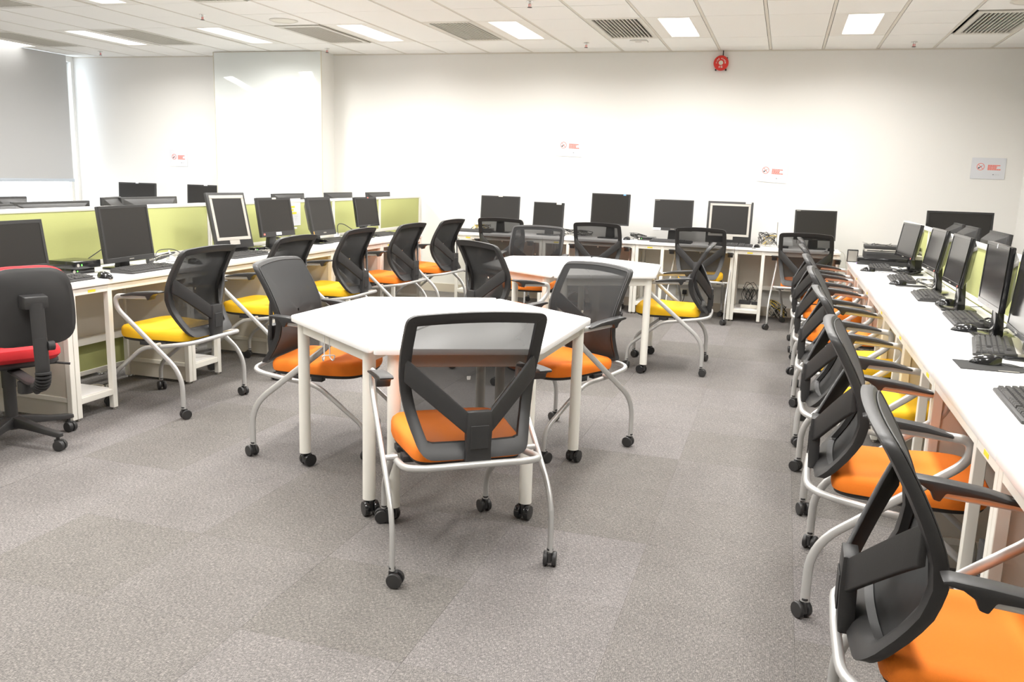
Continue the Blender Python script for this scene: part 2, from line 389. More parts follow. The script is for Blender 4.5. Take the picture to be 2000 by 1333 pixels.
# roller blind and glass board, wall things
t = thing('roller_blind', 'wide grey roller blind covering the window at left', 'blind', (XL+.10, 0, 0))
MB().box(-.002, .002, 2.55, 9.62, 1.20, CEIL-.005).build('fabric', BLINDM, t)
MB().box(-.012, .012, 2.55, 9.63, 1.165, 1.205).build('bottom_bar', mat('blind_bar', (.55, .60, .66), .4), t, bevel=.003)
t = thing('glass_board', 'tall white glass writing board on the column', 'board', (-6.17, 9.516, 0))
MB().box(-.745, .745, -.016, -.004, .45, CEIL-.01).build('panel', GLASSW, t, bevel=.0015)
MB().box(-.755, -.747, -.02, 0, .45, CEIL-.006).box(.747, .755, -.02, 0, .45, CEIL-.006).box(-.755, .755, -.02, 0, CEIL-.010, CEIL-.004).build('edge_strip', CREAM, t)
def wall_sign(x, z, wd, ht, roll, label, y=YB):
    t = thing('no_smoking_sign', label, 'sign', (x, y-.003, z)); t.rotation_euler = (0, roll*D2R, 0)
    MB().box(-wd/2, wd/2, -.002, .001, -ht/2, ht/2).build('sheet', PAPER, t)
    rings = []
    cx, cz, R = -.23*wd, .03*ht+.01, ht*.17
    n = 32; m = MB()
    for rr, yy in ((R, -.0025), (R, -.0035), (R*.86, -.0035), (R*.86, -.0025)): rings.append([(cx+rr*math.cos(2*PI*k/n), yy, cz+rr*math.sin(2*PI*k/n)) for k in range(n)])
    m.loft(rings+[rings[0]], cap=False)
    d = Matrix.Rotation(-45*D2R, 3, 'Y')
    m.box(cx-R*.95, cx+R*.95, -.0036, -.0026, cz-R*.07, cz+R*.07, rot=Matrix.Rotation(45*D2R, 3, 'Y'))
    m.build('prohibition_ring', REDINK, t, smooth=False)
    c = MB(); c.box(cx-R*.62, cx+R*.3, -.0032, -.0024, cz-R*.12, cz+R*.06, rot=Matrix.Rotation(-38*D2R, 3, 'Y'), about=(cx, 0, cz)); c.lathe([(R*.2, -.0032), (R*.2, -.0024)], 10, (cx-R*.42, 0, cz-R*.36), 'y')
    c.build('cigarette', BLKINK, t, smooth=False)
    s = MB(); s.box(cx+R*.25, cx+R*.7, -.0032, -.0024, cz+R*.32, cz+R*.42); s.box(cx+R*.3, cx+R*.6, -.0032, -.0024, cz+R*.12, cz+R*.2); s.build('smoke', mat('grey_ink', (.45, .45, .45), .7), t, smooth=False)
    l = MB(); x0 = -.02*wd
    for k, wl in enumerate((.36, .27, .26, .38)):
        zz = cz+R*.55-k*R*.38; xx = x0
        while xx < x0+wl*wd:
            ww = random.uniform(.010, .02); l.box(xx, min(xx+ww, x0+wl*wd), -.003, -.002, zz-R*.30, zz); xx += ww+.0022
    l.build('red_lettering', REDINK, t, smooth=False)
    g = MB().box(.15*wd, .18*wd, -.003, -.002, -.30*ht, -.27*ht); g.build('logo_mark', BLKINK, t, smooth=False)
    g = MB()
    for k in range(4): g.box((.20+k*.035)*wd, (.225+k*.035)*wd, -.003, -.002, -.30*ht, -.275*ht)
    g.build('small_lettering', mat('pale_ink', (.6, .6, .62), .7), t, smooth=False)
    return t
wall_sign(-2.41, 1.785, .315, .215, 2, 'paper no smoking sign taped highest on the back wall, above the back desks')
wall_sign(-.15, 1.565, .31, .215, 3, 'paper no smoking sign on the back wall, right of the silver-rimmed monitor')
wall_sign(1.93, 1.665, .31, .21, 0, 'paper no smoking sign on the back wall near the right corner')
wall_sign(-7.77, 1.525, .285, .215, 0, 'paper no smoking sign on the wall between blind and glass board')
# fire bell
t = thing('fire_bell', 'round red fire alarm bell high on the back wall', 'alarm bell', (-.775, YB, 2.697))
MB().lathe([(.072, 0), (.074, -.02), (.079, -.035), (.078, -.045), (.066, -.055), (.032, -.060), (.030, -.061)], 40, axis='y').build('gong', REDP, t)
MB().lathe([(.024, -.058), (.023, -.064), (.010, -.066)], 24, axis='y').build('hub', CREAM, t)
MB().box(.010, .020, -.028, -.012, .07, .131).build('conduit', BLK, t, bevel=.002)
MB().box(-.06, -.045, -.03, -.002, -.076, -.06).box(.045, .06, -.03, -.002, -.076, -.06).box(.052, .066, -.03, -.002, .045, .06).build('backplate_lug', BLKM, t)
def letter(ch, x, z, rot, size, parent, y):
    cu = bpy.data.curves.new('letter', 'FONT'); cu.body = ch; cu.size = size; cu.align_x = 'CENTER'; cu.align_y = 'CENTER'; cu.extrude = .0004; cu.offset = .0004
    o = bpy.data.objects.new('letter', cu); C.objects.link(o)
    dg = bpy.context.evaluated_depsgraph_get(); me = bpy.data.meshes.new_from_object(o.evaluated_get(dg)); bpy.data.objects.remove(o)
    me.materials.clear(); me.materials.append(WHT)
    q = bpy.data.objects.new('letter', me); C.objects.link(q); q.parent = parent; q.location = (x, y, z); q.rotation_euler = (PI/2, 0, 0)
    q.rotation_euler = (Matrix.Rotation(-rot, 4, 'Y') @ Matrix.Rotation(PI/2, 4, 'X')).to_euler()
    return q
txt = 'FIRE ALARM'
for k, ch in enumerate(txt):
    if ch == ' ': continue
    a = (180-k*180/(len(txt)-1))*D2R
    letter(ch, .0445*math.cos(a), .0445*math.sin(a), a-PI/2, .021, t, -.0625)
for k, ch in enumerate('火警'): letter(ch, -.012+.024*k, -.043, 0, .022, t, -.0625)

# ---------------------------------------------------------------- desks
DZ = .785
def make_desk(L, mirror, depth=.55):
    """front faces -y, local x from 0 to L; the narrow open bay is at x=0 (or at x=L when mirrored)"""
    t = thing('office_desk', None, None)
    fx = (lambda x: L-x) if mirror else (lambda x: x)
    def bx(m, a, b, *r): m.box(min(fx(a), fx(b)), max(fx(a), fx(b)), *r); return m
    MB().box(.001, L-.001, 0, depth, DZ-.03, DZ).build('worktop', DESKW, t, bevel=.003)
    p = .034; bay = .31
    for x0 in (.002, bay-p, L-p-.002):
        for y0 in (.012, depth-.012-p):
            if x0 == bay-p and y0 > .1: continue
            lg = bx(MB(), x0, x0+p, y0, y0+p, .016, DZ-.034).build('leg', DESKF, t, bevel=.002, seg=1)
            MB().lathe([(.013, 0), (.014, .004), (.006, .006), (.006, .018)], 12, (fx(x0+p/2), y0+p/2, 0)).build('foot', CHROME2, lg)
    bx(MB(), .0+.036, L-.036, .014, .042, DZ-.072, DZ-.036).build('front_rail', DESKF, t, bevel=.002, seg=1)
    m = bx(MB(), .036, bay-p, .014, .042, .095, .130); bx(m, .0, .036, .05, depth-.05, .095, .12); m.build('shelf_rail', DESKF, t, bevel=.002, seg=1)
    bx(MB(), .036, bay-p+.02, .043, depth-.05, .118, .132).build('bay_shelf', DESKW, t, bevel=.001, seg=1)
    m = bx(MB(), L-.024, L-.012, .047, depth-.047, .14, DZ-.034); bx(m, L-.020, L-.014, .047, depth-.047, .02, .14); m.build('side_panel', DESKP, t)
    bx(MB(), L-.034, L-.006, .047, depth-.047, .118, .145).build('side_rail', DESKF, t, bevel=.002, seg=1)
    bx(MB(), .04, L-.04, depth-.030, depth-.018, .33, DZ-.034).build('back_panel', DESKP, t)
    bx(MB(), .04, L-.04, depth-.075, depth-.031, .30, .345).build('cable_tray', DESKF, t, bevel=.003)
    st = bx(MB(), .13, .185, .0125, .0145, DZ-.062, DZ-.048).build('yellow_sticker', YELI, t); 
    for k in range(4): pass
    return t
def place_desks(proto, placements):
    for i, (loc, rz, lb, grp) in enumerate(placements):
        if i == 0: o = proto; o.location = loc; o.rotation_euler.z = rz
        else: o = dup(proto, loc, rz)
        tag(o, lb, 'desk', grp)
LXD, RXD = -3.675, .583
left = [(2.70, 1.03, 'white office desk at the left edge, under the red chair'), (3.73, 1.0, 'nearest fully seen left desk, open shelf bay with a metal foot'), (4.73, .957, 'left desk behind the second yellow chair'), (5.687, .957, 'left desk holding the two small dark monitors beside a paper sheet'), (6.644, .957, 'left desk behind the third yellow chair, second from the far end'), (7.601, .957, 'last desk of the left row, orange chair beneath its far edge')]
pr = {}
def desk_at(L, mirror, loc, rz, lb, grp):
    key = (round(L, 3), mirror)
    if key in pr: o = dup(pr[key], loc, rz)
    else: o = pr[key] = make_desk(L, mirror); o.location = loc; o.rotation_euler.z = rz
    for k in ('label', 'category', 'group'):
        if k in o: del o[k]
    tag(o, lb, 'desk', grp)
for y, L, lb in left: desk_at(L, False, (LXD, y, 0), PI/2, lb, 'desks along the left divider')
back = ['back wall desk at the left end, yellow and black cables on top', 'back wall desk with the small monitor, second from the left', 'back wall desk behind the yellow-seated side chair, third from the left', 'back wall desk at the right end with the router and cable pile']
for i, lb in enumerate(back): desk_at(1.04, False, (-3.57+1.04*i, 9.25, 0), 0, lb, 'desks along the back wall')
right = [(7.09, 1.19, 'right row desk at the far end with stacked black boxes'), (6.15, .94, 'right row desk with the oval-based monitor'), (5.20, .95, 'right row desk third from the far end'), (4.33, .87, 'right row desk fourth from the far end'), (3.47, .86, 'right row desk with the mouse on a grey mat'), (2.42, 1.05, 'right row desk with the lone keyboard and a black tower in its bay'), (1.37, 1.05, 'nearest right desk, cut off by the right edge')]
for y, L, lb in right: desk_at(L, True, (RXD, y+L, 0), -PI/2, lb, 'desks along the right divider')
# desks behind the dividers
for i in range(6): desk_at(.957 if i else 1.0, False, (-4.93, 3.7+.99*i+(.957 if i else 1.0), 0), -PI/2, ['white desk hidden behind the left divider, nearest the camera', 'white desk behind the left divider under the long low monitor', 'white desk behind the left divider, third from the camera', 'white desk behind the left divider, fourth from the camera', 'white desk behind the left divider, fifth from the camera', 'white desk behind the left divider at the far end'][i], 'desks behind the left divider')
for i, x in enumerate((-8.75, -7.71, -6.67)): desk_at(1.04, False, (x, 9.28 if i < 2 else 8.96, 0), 0, ['white desk by the window wall corner, behind the divider', 'white desk under the far upright monitor at left', 'white desk in front of the glass board, behind the divider'][i], 'desks at the far left')
for i in range(5): desk_at(1.05, False, (1.84, 4.5+1.05*i, 0), PI/2, ['desk behind the right divider, nearest the camera', 'desk behind the right divider, second from the camera', 'desk behind the right divider, third from the camera', 'desk behind the right divider, fourth from the camera', 'desk behind the right divider at the back wall'][i], 'desks behind the right divider')

# dividers
def divider(x, segs, top, label, side):
    t = thing('desk_divider', label, 'divider', (x, segs[0][0], 0))
    yb = segs[0][0]
    for a, b in segs:
        a -= yb; b -= yb
        MB().box(-.018, .018, a+.022, b-.022, .10, .785).build('fabric_panel', GREEN, t, bevel=.004)
        MB().box(-.018, .018, a+.022, b-.022, .815, top-.022).build('fabric_panel', GREEN, t, bevel=.004)
        for z0, z1 in ((.783, .817), (.075, .105)): MB().box(-.022, .022, a+.02, b-.02, z0, z1).build('crossbar', ALU, t, bevel=.002, seg=1)
        MB().box(-.026, .026, a, b, top-.024, top).build('top_rail', ALU, t, bevel=.003)
    for k in range(len(segs)+1):
        y = (segs[k][0] if k < len(segs) else segs[-1][1])-yb
        for q in (-.024, .002): MB().box(-.025, .025, y+q, y+q+.022, 0.01, top-.001).build('post', ALU, t, bevel=.002, seg=1)
    return t
divider(-4.272, [(1.75, 3.70), (3.70, 5.72), (5.72, 7.67), (7.67, 8.70), (8.70, 9.80)], 1.16, 'long green fabric divider with white rails behind the left desks', 1)
divider(1.165, [(1.3, 2.9), (2.9, 4.55), (4.55, 6.05), (6.05, 7.7), (7.7, 9.30)], 1.13, 'green fabric divider with white top rail behind the right desks', 1)
# paper taped on the left divider
t = thing('taped_notice', 'white paper notice with yellow lines taped to the left divider', 'notice', (-4.249, 6.95, 1.06))
MB().box(0, .0015, -.10, .10, -.13, .115).build('sheet', PAPER, t); m = MB()
for k, (a, b) in enumerate(((-.07, .0), (-.07, -.02), (-.07, .03))): m.box(.0015, .0025, a, b, .03-k*.028, .048-k*.028)
m.build('yellow_lettering', YELI, t, smooth=False)
m = MB()
for k in range(3): m.box(.0015, .0025, -.0+.0, .05-.01*k, -.05-k*.016, -.045-k*.016)
m.build('small_lettering', mat('pale_ink', (.6, .6, .62), .7), t, smooth=False)
MB().box(0, .012, -.03, .02, -.16, -.145).build('clip', WPL, t, bevel=.002)

# ---------------------------------------------------------------- nesting mesh chair
YPR = [(.44, .012), (.47, .025), (.50, .050), (.56, .090), (.62, .118), (.68, .128), (.74, .120), (.80, .097), (.86, .068), (.92, .035), (1.0, -.015)]
def yprof(z):
    for (z0, y0), (z1, y1) in zip(YPR, YPR[1:]):
        if z <= z1: t = (z-z0)/(z1-z0); return y0+(y1-y0)*max(0, t)
    return YPR[-1][1]
def yb_(x, z): return yprof(z)-.022*(1-min(1, (x/.26)**2))
def ztop(x, z): return z+(.014*(1-(x/.25)**2) if z > .9 else 0)
def back_outline():
    pts = [(-.254, .972), (.254, .972), (.262, .80), (.247, .63), (.194, .458), (-.194, .458), (-.247, .63), (-.262, .80)]
    q = round_poly([(x, z, 0) for x, z in pts], [.035, .035, .07, .09, .045, .045, .09, .07], 5)
    out = []
    for i in range(len(q)):
        a, b = q[i], q[(i+1) % len(q)]; n = max(1, int((b-a).length/.035))
        for k in range(n): p = a.lerp(b, k/n); out.append((p.x, p.y))
    return out
def inset(o, f):
    n = len(o); out = []
    for i in range(n):
        a, b = Vector(o[i-1]), Vector(o[(i+1) % n]); t = (b-a).normalized(); nr = Vector((t.y, -t.x)); p = Vector(o[i]); c = Vector((0, .72))
        if nr.dot(c-p) < 0: nr = -nr
        out.append(p+nr*f(p))
    return out
OUT = back_outline()
def fr_w(p): 
    if p[1] > .94 and abs(p[0]) < .235: return .042
    if p[1] < .49: return .050
    return .040
def make_chair(name='mesh_chair'):
    t = thing(name, None, None)
    # seat
    out = round_poly([(-.205, .045, 0), (.205, .045, 0), (.238, .44, 0), (.16, .545, 0), (-.16, .545, 0), (-.238, .44, 0)], [.07, .07, .14, .12, .12, .14], 6)
    cen = Vector((0, .29, 0))
    def ring(s, z, top=0):
        r = []
        for p in out:
            q = cen+(p-cen)*s; zz = z+(.016*max(0, (q.y-.30)/.25)**1.0-.022*max(0, (q.y-.46)/.09)**2+.006*(abs(q.x)/.23)**2 if top else 0)
            r.append((q.x, q.y, zz))
        return r
    sm = MB().loft([ring(.93, .428), ring(.985, .432), ring(1, .446), ring(1, .462, 1), ring(.985, .474, 1), ring(.94, .484, 1), ring(.85, .488, 1), ring(.6, .488, 1), ring(.3, .487, 1), ring(.02, .487, 1)])
    for nm, mm in (('o', ORNG), ('y', YELL)): SEATS[nm] = sm.mesh('seat', mm)
    add('seat', SEATS['o'], t)
    MB().loft([ring(.90, .412), ring(.955, .418), ring(.955, .430)]).build('seat_pan', BLKM, t)
    brk = MB().box(-.022, .022, -.03, .03, -.012, .012).mesh('seat_bracket', BLKM, bevel=.003)
    for sx in (-1, 1):
        for yy in (.20, .315): add('seat_bracket', brk, t, (sx*.205, yy, .408))
    # back frame
    I = inset(OUT, fr_w); Mi = inset(OUT, lambda p: fr_w(p)*.5)
    rings = []
    for (x, z), i_, m_ in zip(OUT, I, Mi):
        yo, yi, ym = yb_(x, z), yb_(i_.x, i_.y), yb_(m_.x, m_.y); zt = ztop(x, z); zi = ztop(i_.x, i_.y); zm = ztop(m_.x, m_.y)
        rings.append([(x, yo+.006, zt), (x, yo-.008, zt), (x*.995, yo-.014, zt-.001), (m_.x, ym-.018, zm), (i_.x, yi-.010, zi), (i_.x, yi+.010, zi), (m_.x, ym+.014, zm), (x*.992, yo+.013, zt-.002)])
    MB().loft(rings+[rings[0]], cap=False).build('back_frame', BLK, t)
    # piping round the fabric
    pp = inset(OUT, lambda p: .013); MB().cable([(p.x, yb_(p.x, p.y)+.0165, ztop(p.x, p.y)) for p in pp+pp[:1]], .0022, 5).build('piping', GREYK, t)
    # mesh sheet
    sh = inset(OUT, lambda p: .013); n = len(sh); m = MB(); c0 = Vector((0, .72))
    rr = []
    for s in (1, .86, .7, .52, .34, .17, .03):
        r = []
        for p in sh:
            q = c0+(p-c0)*s; r.append((q.x, yb_(q.x, q.y)+.0155, ztop(q.x, q.y)))
        rr.append(r)
    m.loft(rr, cap=False).build('back_mesh', MESHF, t)
    # Y-shaped back support
    m = MB()
    def plate(sx):
        R_ = []
        for u in [k/6 for k in range(7)]:
            x = .243+(.040-.243)*u; za = .815+(.632-.815)*u; zb = .722+(.548-.722)*u
            y = .098+(-.014-.098)*u**.9
            R_.append([(sx*x, y-.004, za), (sx*x, y-.018, za-.004), (sx*x, y-.018, zb), (sx*x, y-.002, zb)])
        m.loft(R_)
    plate(1); plate(-1)
    m.loft([[(-.044, -.038, .634), (.044, -.038, .634), (.044, -.002, .632), (-.044, -.002, .632)], [(-.046, -.040, .56), (.046, -.040, .56), (.046, -.002, .56), (-.046, -.002, .56)], [(-.044, -.038, .50), (.044, -.038, .50), (.044, .000, .50), (-.044, .000, .50)], [(-.047, -.034, .450), (.047, -.034, .450), (.047, .002, .450), (-.047, .002, .450)]])
    m.build('back_support', BLK, t, bevel=.003)
    MB().box(-.034, .034, -.0425, -.039, .50, .585).build('support_cover', BLKM, t, bevel=.002, seg=1)
    # side frames: rear leg, arm loop
    path = fillet([(0, .062), (0, .268), (.430, .618), (.436, .690), (.335, .694), (.185, .703)], [.11, .05, .04, .05], 7)
    sf = MB().tube([(0, y, z) for y, z in path], .0095, .0155, ref=(1, 0, 0), n=12).mesh('side_frame', CHROME, ang=60)
    for sx in (-1, 1): add('side_frame', sf, t, (sx*.30, 0, 0))
    # front legs and bar round the seat
    pth = fillet([(-.222, .575, .062), (-.222, .573, .175), (-.236, .315, .385), (-.25, .20, .400), (-.255, -.030, .438), (0, -.036, .442), (.255, -.030, .438), (.25, .20, .400), (.236, .315, .385), (.222, .573, .175), (.222, .575, .062)], [.06, .06, .05, .10, .05, .10, .05, .06, .06], 6)
    MB().cable(pth, .0125, 12).build('seat_frame', CHROME, t, ang=60)
    pv = MB().cyl((0, 0, 0), .011, .05, 'x', 12).mesh('pivot_bolt', CHROME)
    for sx in (-1, 1): add('pivot_bolt', pv, t, (sx*.272, .185, .416))
    # arm pads
    prof = [(.380, .694), (.380, .703), (.30, .722), (.20, .733), (.130, .738), (.112, .734), (.118, .726), (.150, .720), (.172, .706), (.180, .686), (.196, .682), (.208, .706), (.30, .703)]
    am = MB().prism(prof, 'x', -.026, .026).mesh('armrest', BLK, bevel=.005)
    for sx in (-1, 1): add('armrest', am, t, (sx*.30, 0, 0))
    # castors
    cm = MB().lathe([(.009, .058), (.009, .074), (.0125, .076), (.0125, .066)], 12).box(-.007, .007, -.012, .022, .018, .060).mesh('castor', BLK, bevel=.003, seg=1)
    hood = MB()
    wm = MB().lathe([(.010, -.009), (.0265, -.008), (.0285, -.004), (.0285, .004), (.0265, .008), (.010, .009)], 20, axis='x').mesh('wheel', BLK)
    for x, y in ((-.30, 0), (.30, 0), (-.222, .574), (.222, .574)):
        c = add('castor', cm, t, (x, y, 0))
        for sx in (-1, 1): add('wheel', wm, c, (sx*.0165, .012, .0285))
    return t
SEATS = {}
chair0 = make_chair()
used = [False]
def chair(x, y, deg, col, label, group, z=0):
    if not used[0]: o = chair0; used[0] = True; o.location = (x, y, 0); o.rotation_euler.z = deg*D2R
    else: o = dup(chair0, (x, y, 0), deg*D2R)
    tag(o, label, 'chair', group)
    for c in kids(o):
        if c.name.startswith('seat') and c.data in (SEATS['o'], SEATS['y']): c.data = SEATS[col]
        if c.name.startswith('castor'): c.rotation_euler.z = random.uniform(0, 2*PI)
G1, G2, G3, G4, G5 = 'chairs at the front hexagonal table', 'chairs at the rear hexagonal table', 'chairs along the left desks', 'chairs along the back desks', 'chairs along the right desks'
F1 = (-.969, 2.762, 36.2)
chair(*F1, 'o', 'black mesh chair with orange seat in the centre foreground, back to the camera', G1)
chair(-2.50, 3.91, -84, 'o', 'black mesh chair with orange seat left of the front hexagonal table', G1)
chair(-.949, 4.69, 148, 'o', 'black mesh chair with orange seat facing the front hexagonal table from the right', G1)
chair(-2.049, 5.72, -36, 'o', 'black mesh chair seen from behind between the two hexagonal tables', G2)
chair(-2.205, 7.93, 182, 'o', 'mesh chair with orange seat behind the rear table, facing the camera', G2)
chair(-.50, 6.76, 92, 'y', 'mesh chair with yellow seat at the right side of the rear table', G2)
chair(-3.205, 4.313, 90.4, 'y', 'yellow-seated mesh chair nearest the camera at the left desks', G3)
chair(-3.251, 5.36, 90, 'y', 'second yellow-seated chair at the left desks, half hidden by a table chair', G3)
chair(-3.28, 6.39, 90, 'y', 'third yellow-seated chair at the left desks', G3)
chair(-3.25, 7.36, 86, 'o', 'orange-seated mesh chair second from the far end of the left desks', G3)
chair(-3.23, 8.33, 84, 'o', 'orange-seated mesh chair at the far end of the left desks', G3)
chair(-2.94, 8.98, 4, 'o', 'leftmost chair at the back desks, before the wide monitor', G4)
chair(-1.862, 8.96, 0, 'o', 'second chair from the left at the back desks, before the tall square monitor', G4)
chair(-.785, 8.95, -1, 'y', 'yellow-seated chair at the back desks, third from the left', G4)
chair(.235, 8.86, -6, 'o', 'orange-seated chair at the right end of the back desks', G4)
RC = [(.235, 1.985, 'o', 'nearest chair of the right row, orange seat cut by the lower right corner'), (.20, 3.175, 'o', 'orange-seated chair second from the camera in the right row'), (.19, 4.165, 'y', 'yellow-seated chair third from the camera in the right row'), (.19, 5.20, 'y', 'yellow-seated chair fourth from the camera in the right row'), (.18, 6.13, 'o', 'chair fifth from the camera in the right row'), (.17, 7.14, 'o', 'chair sixth from the camera in the right row'), (.17, 8.06, 'o', 'farthest chair of the right row, before the back desks')]
for (x, y, c_, lb), a_ in zip(RC, (-91, -93, -89, -93, -92, -90, -90)): chair(x, y, a_, c_, lb, G5)

# ---------------------------------------------------------------- hexagonal tables made of two trapezoid tables
TZ = .755
def big_castor(parent, x, y, rz):
    c = MB().lathe([(.012, .066), (.012, .09), (.02, .092)], 12).box(-.009, .009, -.016, .028, .02, .07).build('castor', BLK, parent, (x, y, 0), rz, bevel=.003, seg=1)
    for sx in (-1, 1): add('wheel', WBIG, c, (sx*.021, .014, .033))
WBIG = MB().lathe([(.012, -.012), (.030, -.011), (.033, -.005), (.033, .005), (.030, .011), (.012, .012)], 22, axis='x').mesh('wheel', BLKG)
def trap_table(poly, label, group, hook=None):
    cx = sum(p[0] for p in poly)/4; cyy = sum(p[1] for p in poly)/4
    t = thing('trapezoid_table', label, 'table', (cx, cyy, 0), 0, group)
    P = [Vector((p[0]-cx, p[1]-cyy, 0)) for p in poly]
    q = round_poly(P, .035, 4)
    MB().prism([(p.x, p.y) for p in q], 'z', TZ-.026, TZ).build('tabletop', TABW, t, bevel=.003)
    n = 4; ins = []
    for i in range(n):
        a = (P[i-1]-P[i]).normalized(); b = (P[(i+1) % n]-P[i]).normalized(); bis = (a+b).normalized(); s = math.sin(a.angle(b)/2)
        ins.append(P[i]+bis*(.058/s))
    for i in range(n):
        a, b = ins[i], ins[(i+1) % n]; d = (b-a).normalized(); nn = Vector((-d.y, d.x, 0))*.012
        MB().loft([[a+nn+Vector((0, 0, TZ-.085)), a-nn+Vector((0, 0, TZ-.085)), a-nn+Vector((0, 0, TZ-.027)), a+nn+Vector((0, 0, TZ-.027))], [b+nn+Vector((0, 0, TZ-.085)), b-nn+Vector((0, 0, TZ-.085)), b-nn+Vector((0, 0, TZ-.027)), b+nn+Vector((0, 0, TZ-.027))]]).build('apron', TABL, t, bevel=.002, seg=1)
        lg = MB().cyl((a.x, a.y, (.07+TZ-.027)/2), .0275, TZ-.027-.07, n=24).build('leg', TABL, t)
        big_castor(lg, a.x, a.y, random.uniform(0, 2*PI))
    if hook:
        hx, hy, hd = hook; hx -= cx; hy -= cyy
        d = Vector((math.cos(hd), math.sin(hd), 0)); e = Vector((-d.y, d.x, 0)); o_ = Vector((hx, hy, 0)); Z = Vector((0, 0, 1))
        path = [o_-e*.012+Z*(TZ-.03), o_-e*.012+Z*(TZ-.14), o_+d*.03-e*.022+Z*(TZ-.15), o_+d*.045-e*.03+Z*(TZ-.12), o_+d*.045+e*.03+Z*(TZ-.12), o_+d*.03+e*.022+Z*(TZ-.15), o_+e*.012+Z*(TZ-.14), o_+e*.012+Z*(TZ-.03)]
        MB().cable(fillet(path, .012, 3), .003, 6).build('bag_hook', WPL, t)
k_ = .9586; k1 = .9722
q_ = lambda P: [(x*k1, y*k1) for x, y in P]
T1L = [(-2.273, 3.655), (-1.570, 3.117), (-1.561, 4.765), (-2.242, 4.425)]
T1R = [(-1.553, 3.100), (-.918, 3.415), (-.895, 4.304), (-1.549, 4.746)]
trap_table(q_(T1L), 'left trapezoid half of the front white hexagonal table', 'halves of the front hexagonal table', (-1.90, 3.36, -.9))
trap_table(q_(T1R), 'right trapezoid half of the front white hexagonal table', 'halves of the front hexagonal table')
s_ = lambda P: [(x*k_, y*k_) for x, y in P]
trap_table(s_([(-2.32, 6.62), (-1.62, 6.21), (-1.67, 7.87), (-2.335, 7.47)]), 'left trapezoid half of the rear white hexagonal table', 'halves of the rear hexagonal table', (-1.87, 6.29, -.9))
trap_table(s_([(-1.60, 6.20), (-.89, 6.62), (-.970, 7.49), (-1.65, 7.86)]), 'right trapezoid half of the rear white hexagonal table', 'halves of the rear hexagonal table')

# ---------------------------------------------------------------- red office chair
t = thing('office_chair', 'red fabric swivel office chair with black back shell at the left edge', 'chair', (-3.70, 3.31, 0))
RCH = t
m = MB()
for k in range(5):
    a = (0+72*k)*D2R; d = Vector((math.cos(a), math.sin(a), 0)); e = Vector((-d.y, d.x, 0)); Z = Vector((0, 0, 1)); R_ = []
    for s, wd, zc, hh in ((.02, .030, .115, .035), (.10, .026, .108, .026), (.20, .021, .092, .018), (.285, .020, .082, .016), (.315, .014, .080, .012)):
        c = d*s+Z*zc; R_.append([c+e*wd-Z*hh*.6, c-e*wd-Z*hh*.6, c-e*wd*.8+Z*hh, c+e*wd*.8+Z*hh])
    lg = MB().loft(R_).build('leg', BLK, t, bevel=.004)
    cc = MB().lathe([(.009, .052), (.009, .075)], 10).build('castor', BLK, lg, (d.x*.29, d.y*.29, 0), random.uniform(0, 6))
    cc.data = MB().lathe([(.009, .050), (.009, .075)], 10).box(-.008, .008, -.016, .026, .014, .056).lathe([(.012, -.026), (.026, -.024), (.028, -.02), (.028, -.004), (.008, -.003), (.008, .003), (.028, .004), (.028, .020), (.026, .024), (.012, .026)], 18, (0, .010, .028), 'x').mesh('castor', BLK, bevel=0)
MB().lathe([(.045, .085), (.045, .14), (.030, .15), (.030, .30), (.033, .30), (.033, .42), (.05, .425)], 24).build('gas_column', BLK, t)
fd = math.atan2(3.34-3.11, -3.70+3.25)        # facing direction
F_ = Vector((math.cos(fd), math.sin(fd), 0)); S_ = Vector((-F_.y, F_.x, 0)); Z = Vector((0, 0, 1))
def LP(f, s, z): return F_*f+S_*s+Z*z
def pad(cx_, w_, d_, z0, z1, name, m_, crown=.02):
    o = round_poly([(-w_/2, -d_/2, 0), (w_/2, -d_/2, 0), (w_/2*.96, d_/2, 0), (-w_/2*.96, d_/2, 0)], min(w_, d_)*.3, 6); R_ = []
    for s, z in ((.93, z0), (1, z0+(z1-z0)*.3), (1, z0+(z1-z0)*.6), (.95, z0+(z1-z0)*.9), (.8, z1), (.4, z1+crown*.3), (.02, z1+crown*.3)): R_.append([LP(cx_+p.y*s, p.x*s, z) for p in o])
    return MB().loft(R_).build(name, m_, t)
pad(.03, .46, .43, .455, .525, 'seat', RED); pad(.03, .44, .41, .425, .462, 'seat_shell', BLKM)
MB().loft([[LP(-.12, -.09, .415), LP(-.12, .09, .415), LP(.12, .09, .415), LP(.12, -.09, .415)], [LP(-.12, -.09, .43), LP(-.12, .09, .43), LP(.12, .09, .43), LP(.12, -.09, .43)]]).build('mechanism', BLKM, t, bevel=.004)
def backpad(off, thick, sc, name, m_):
    o = round_poly([(-.195*sc, .585, 0), (.195*sc, .585, 0), (.205*sc, .77, 0), (.17*sc, .955, 0), (-.17*sc, .955, 0), (-.205*sc, .77, 0)], [.11, .11, .12, .11, .11, .12], 6); R_ = []
    for s, f in ((.90, 0), (.98, .010*thick/.03), (1, thick*.4), (1, thick*.7), (.95, thick), (.5, thick*1.1), (.02, thick*1.1)):
        rr = []
        for p in o:
            x = p.x*s; z = .77+(p.y-.77)*s*sc; lean = -.05*(z-.77)+.35*x*x
            rr.append(LP(off+f+lean, x, z))
        R_.append(rr)
    return MB().loft(R_).build(name, m_, t)
backpad(-.45, .030, 1, 'back_shell', BLK); backpad(-.430, .075, 1.025, 'back_cushion', RED)
bar = fillet([LP(-.525, 0, .80), LP(-.535, 0, .66), LP(-.555, 0, .43), LP(-.40, 0, .395), LP(-.10, 0, .405)], [.05, .09, .05], 7)
MB().tube(bar[:8], .032, .012, ref=S_, n=10).build('back_bar', BLK, t)
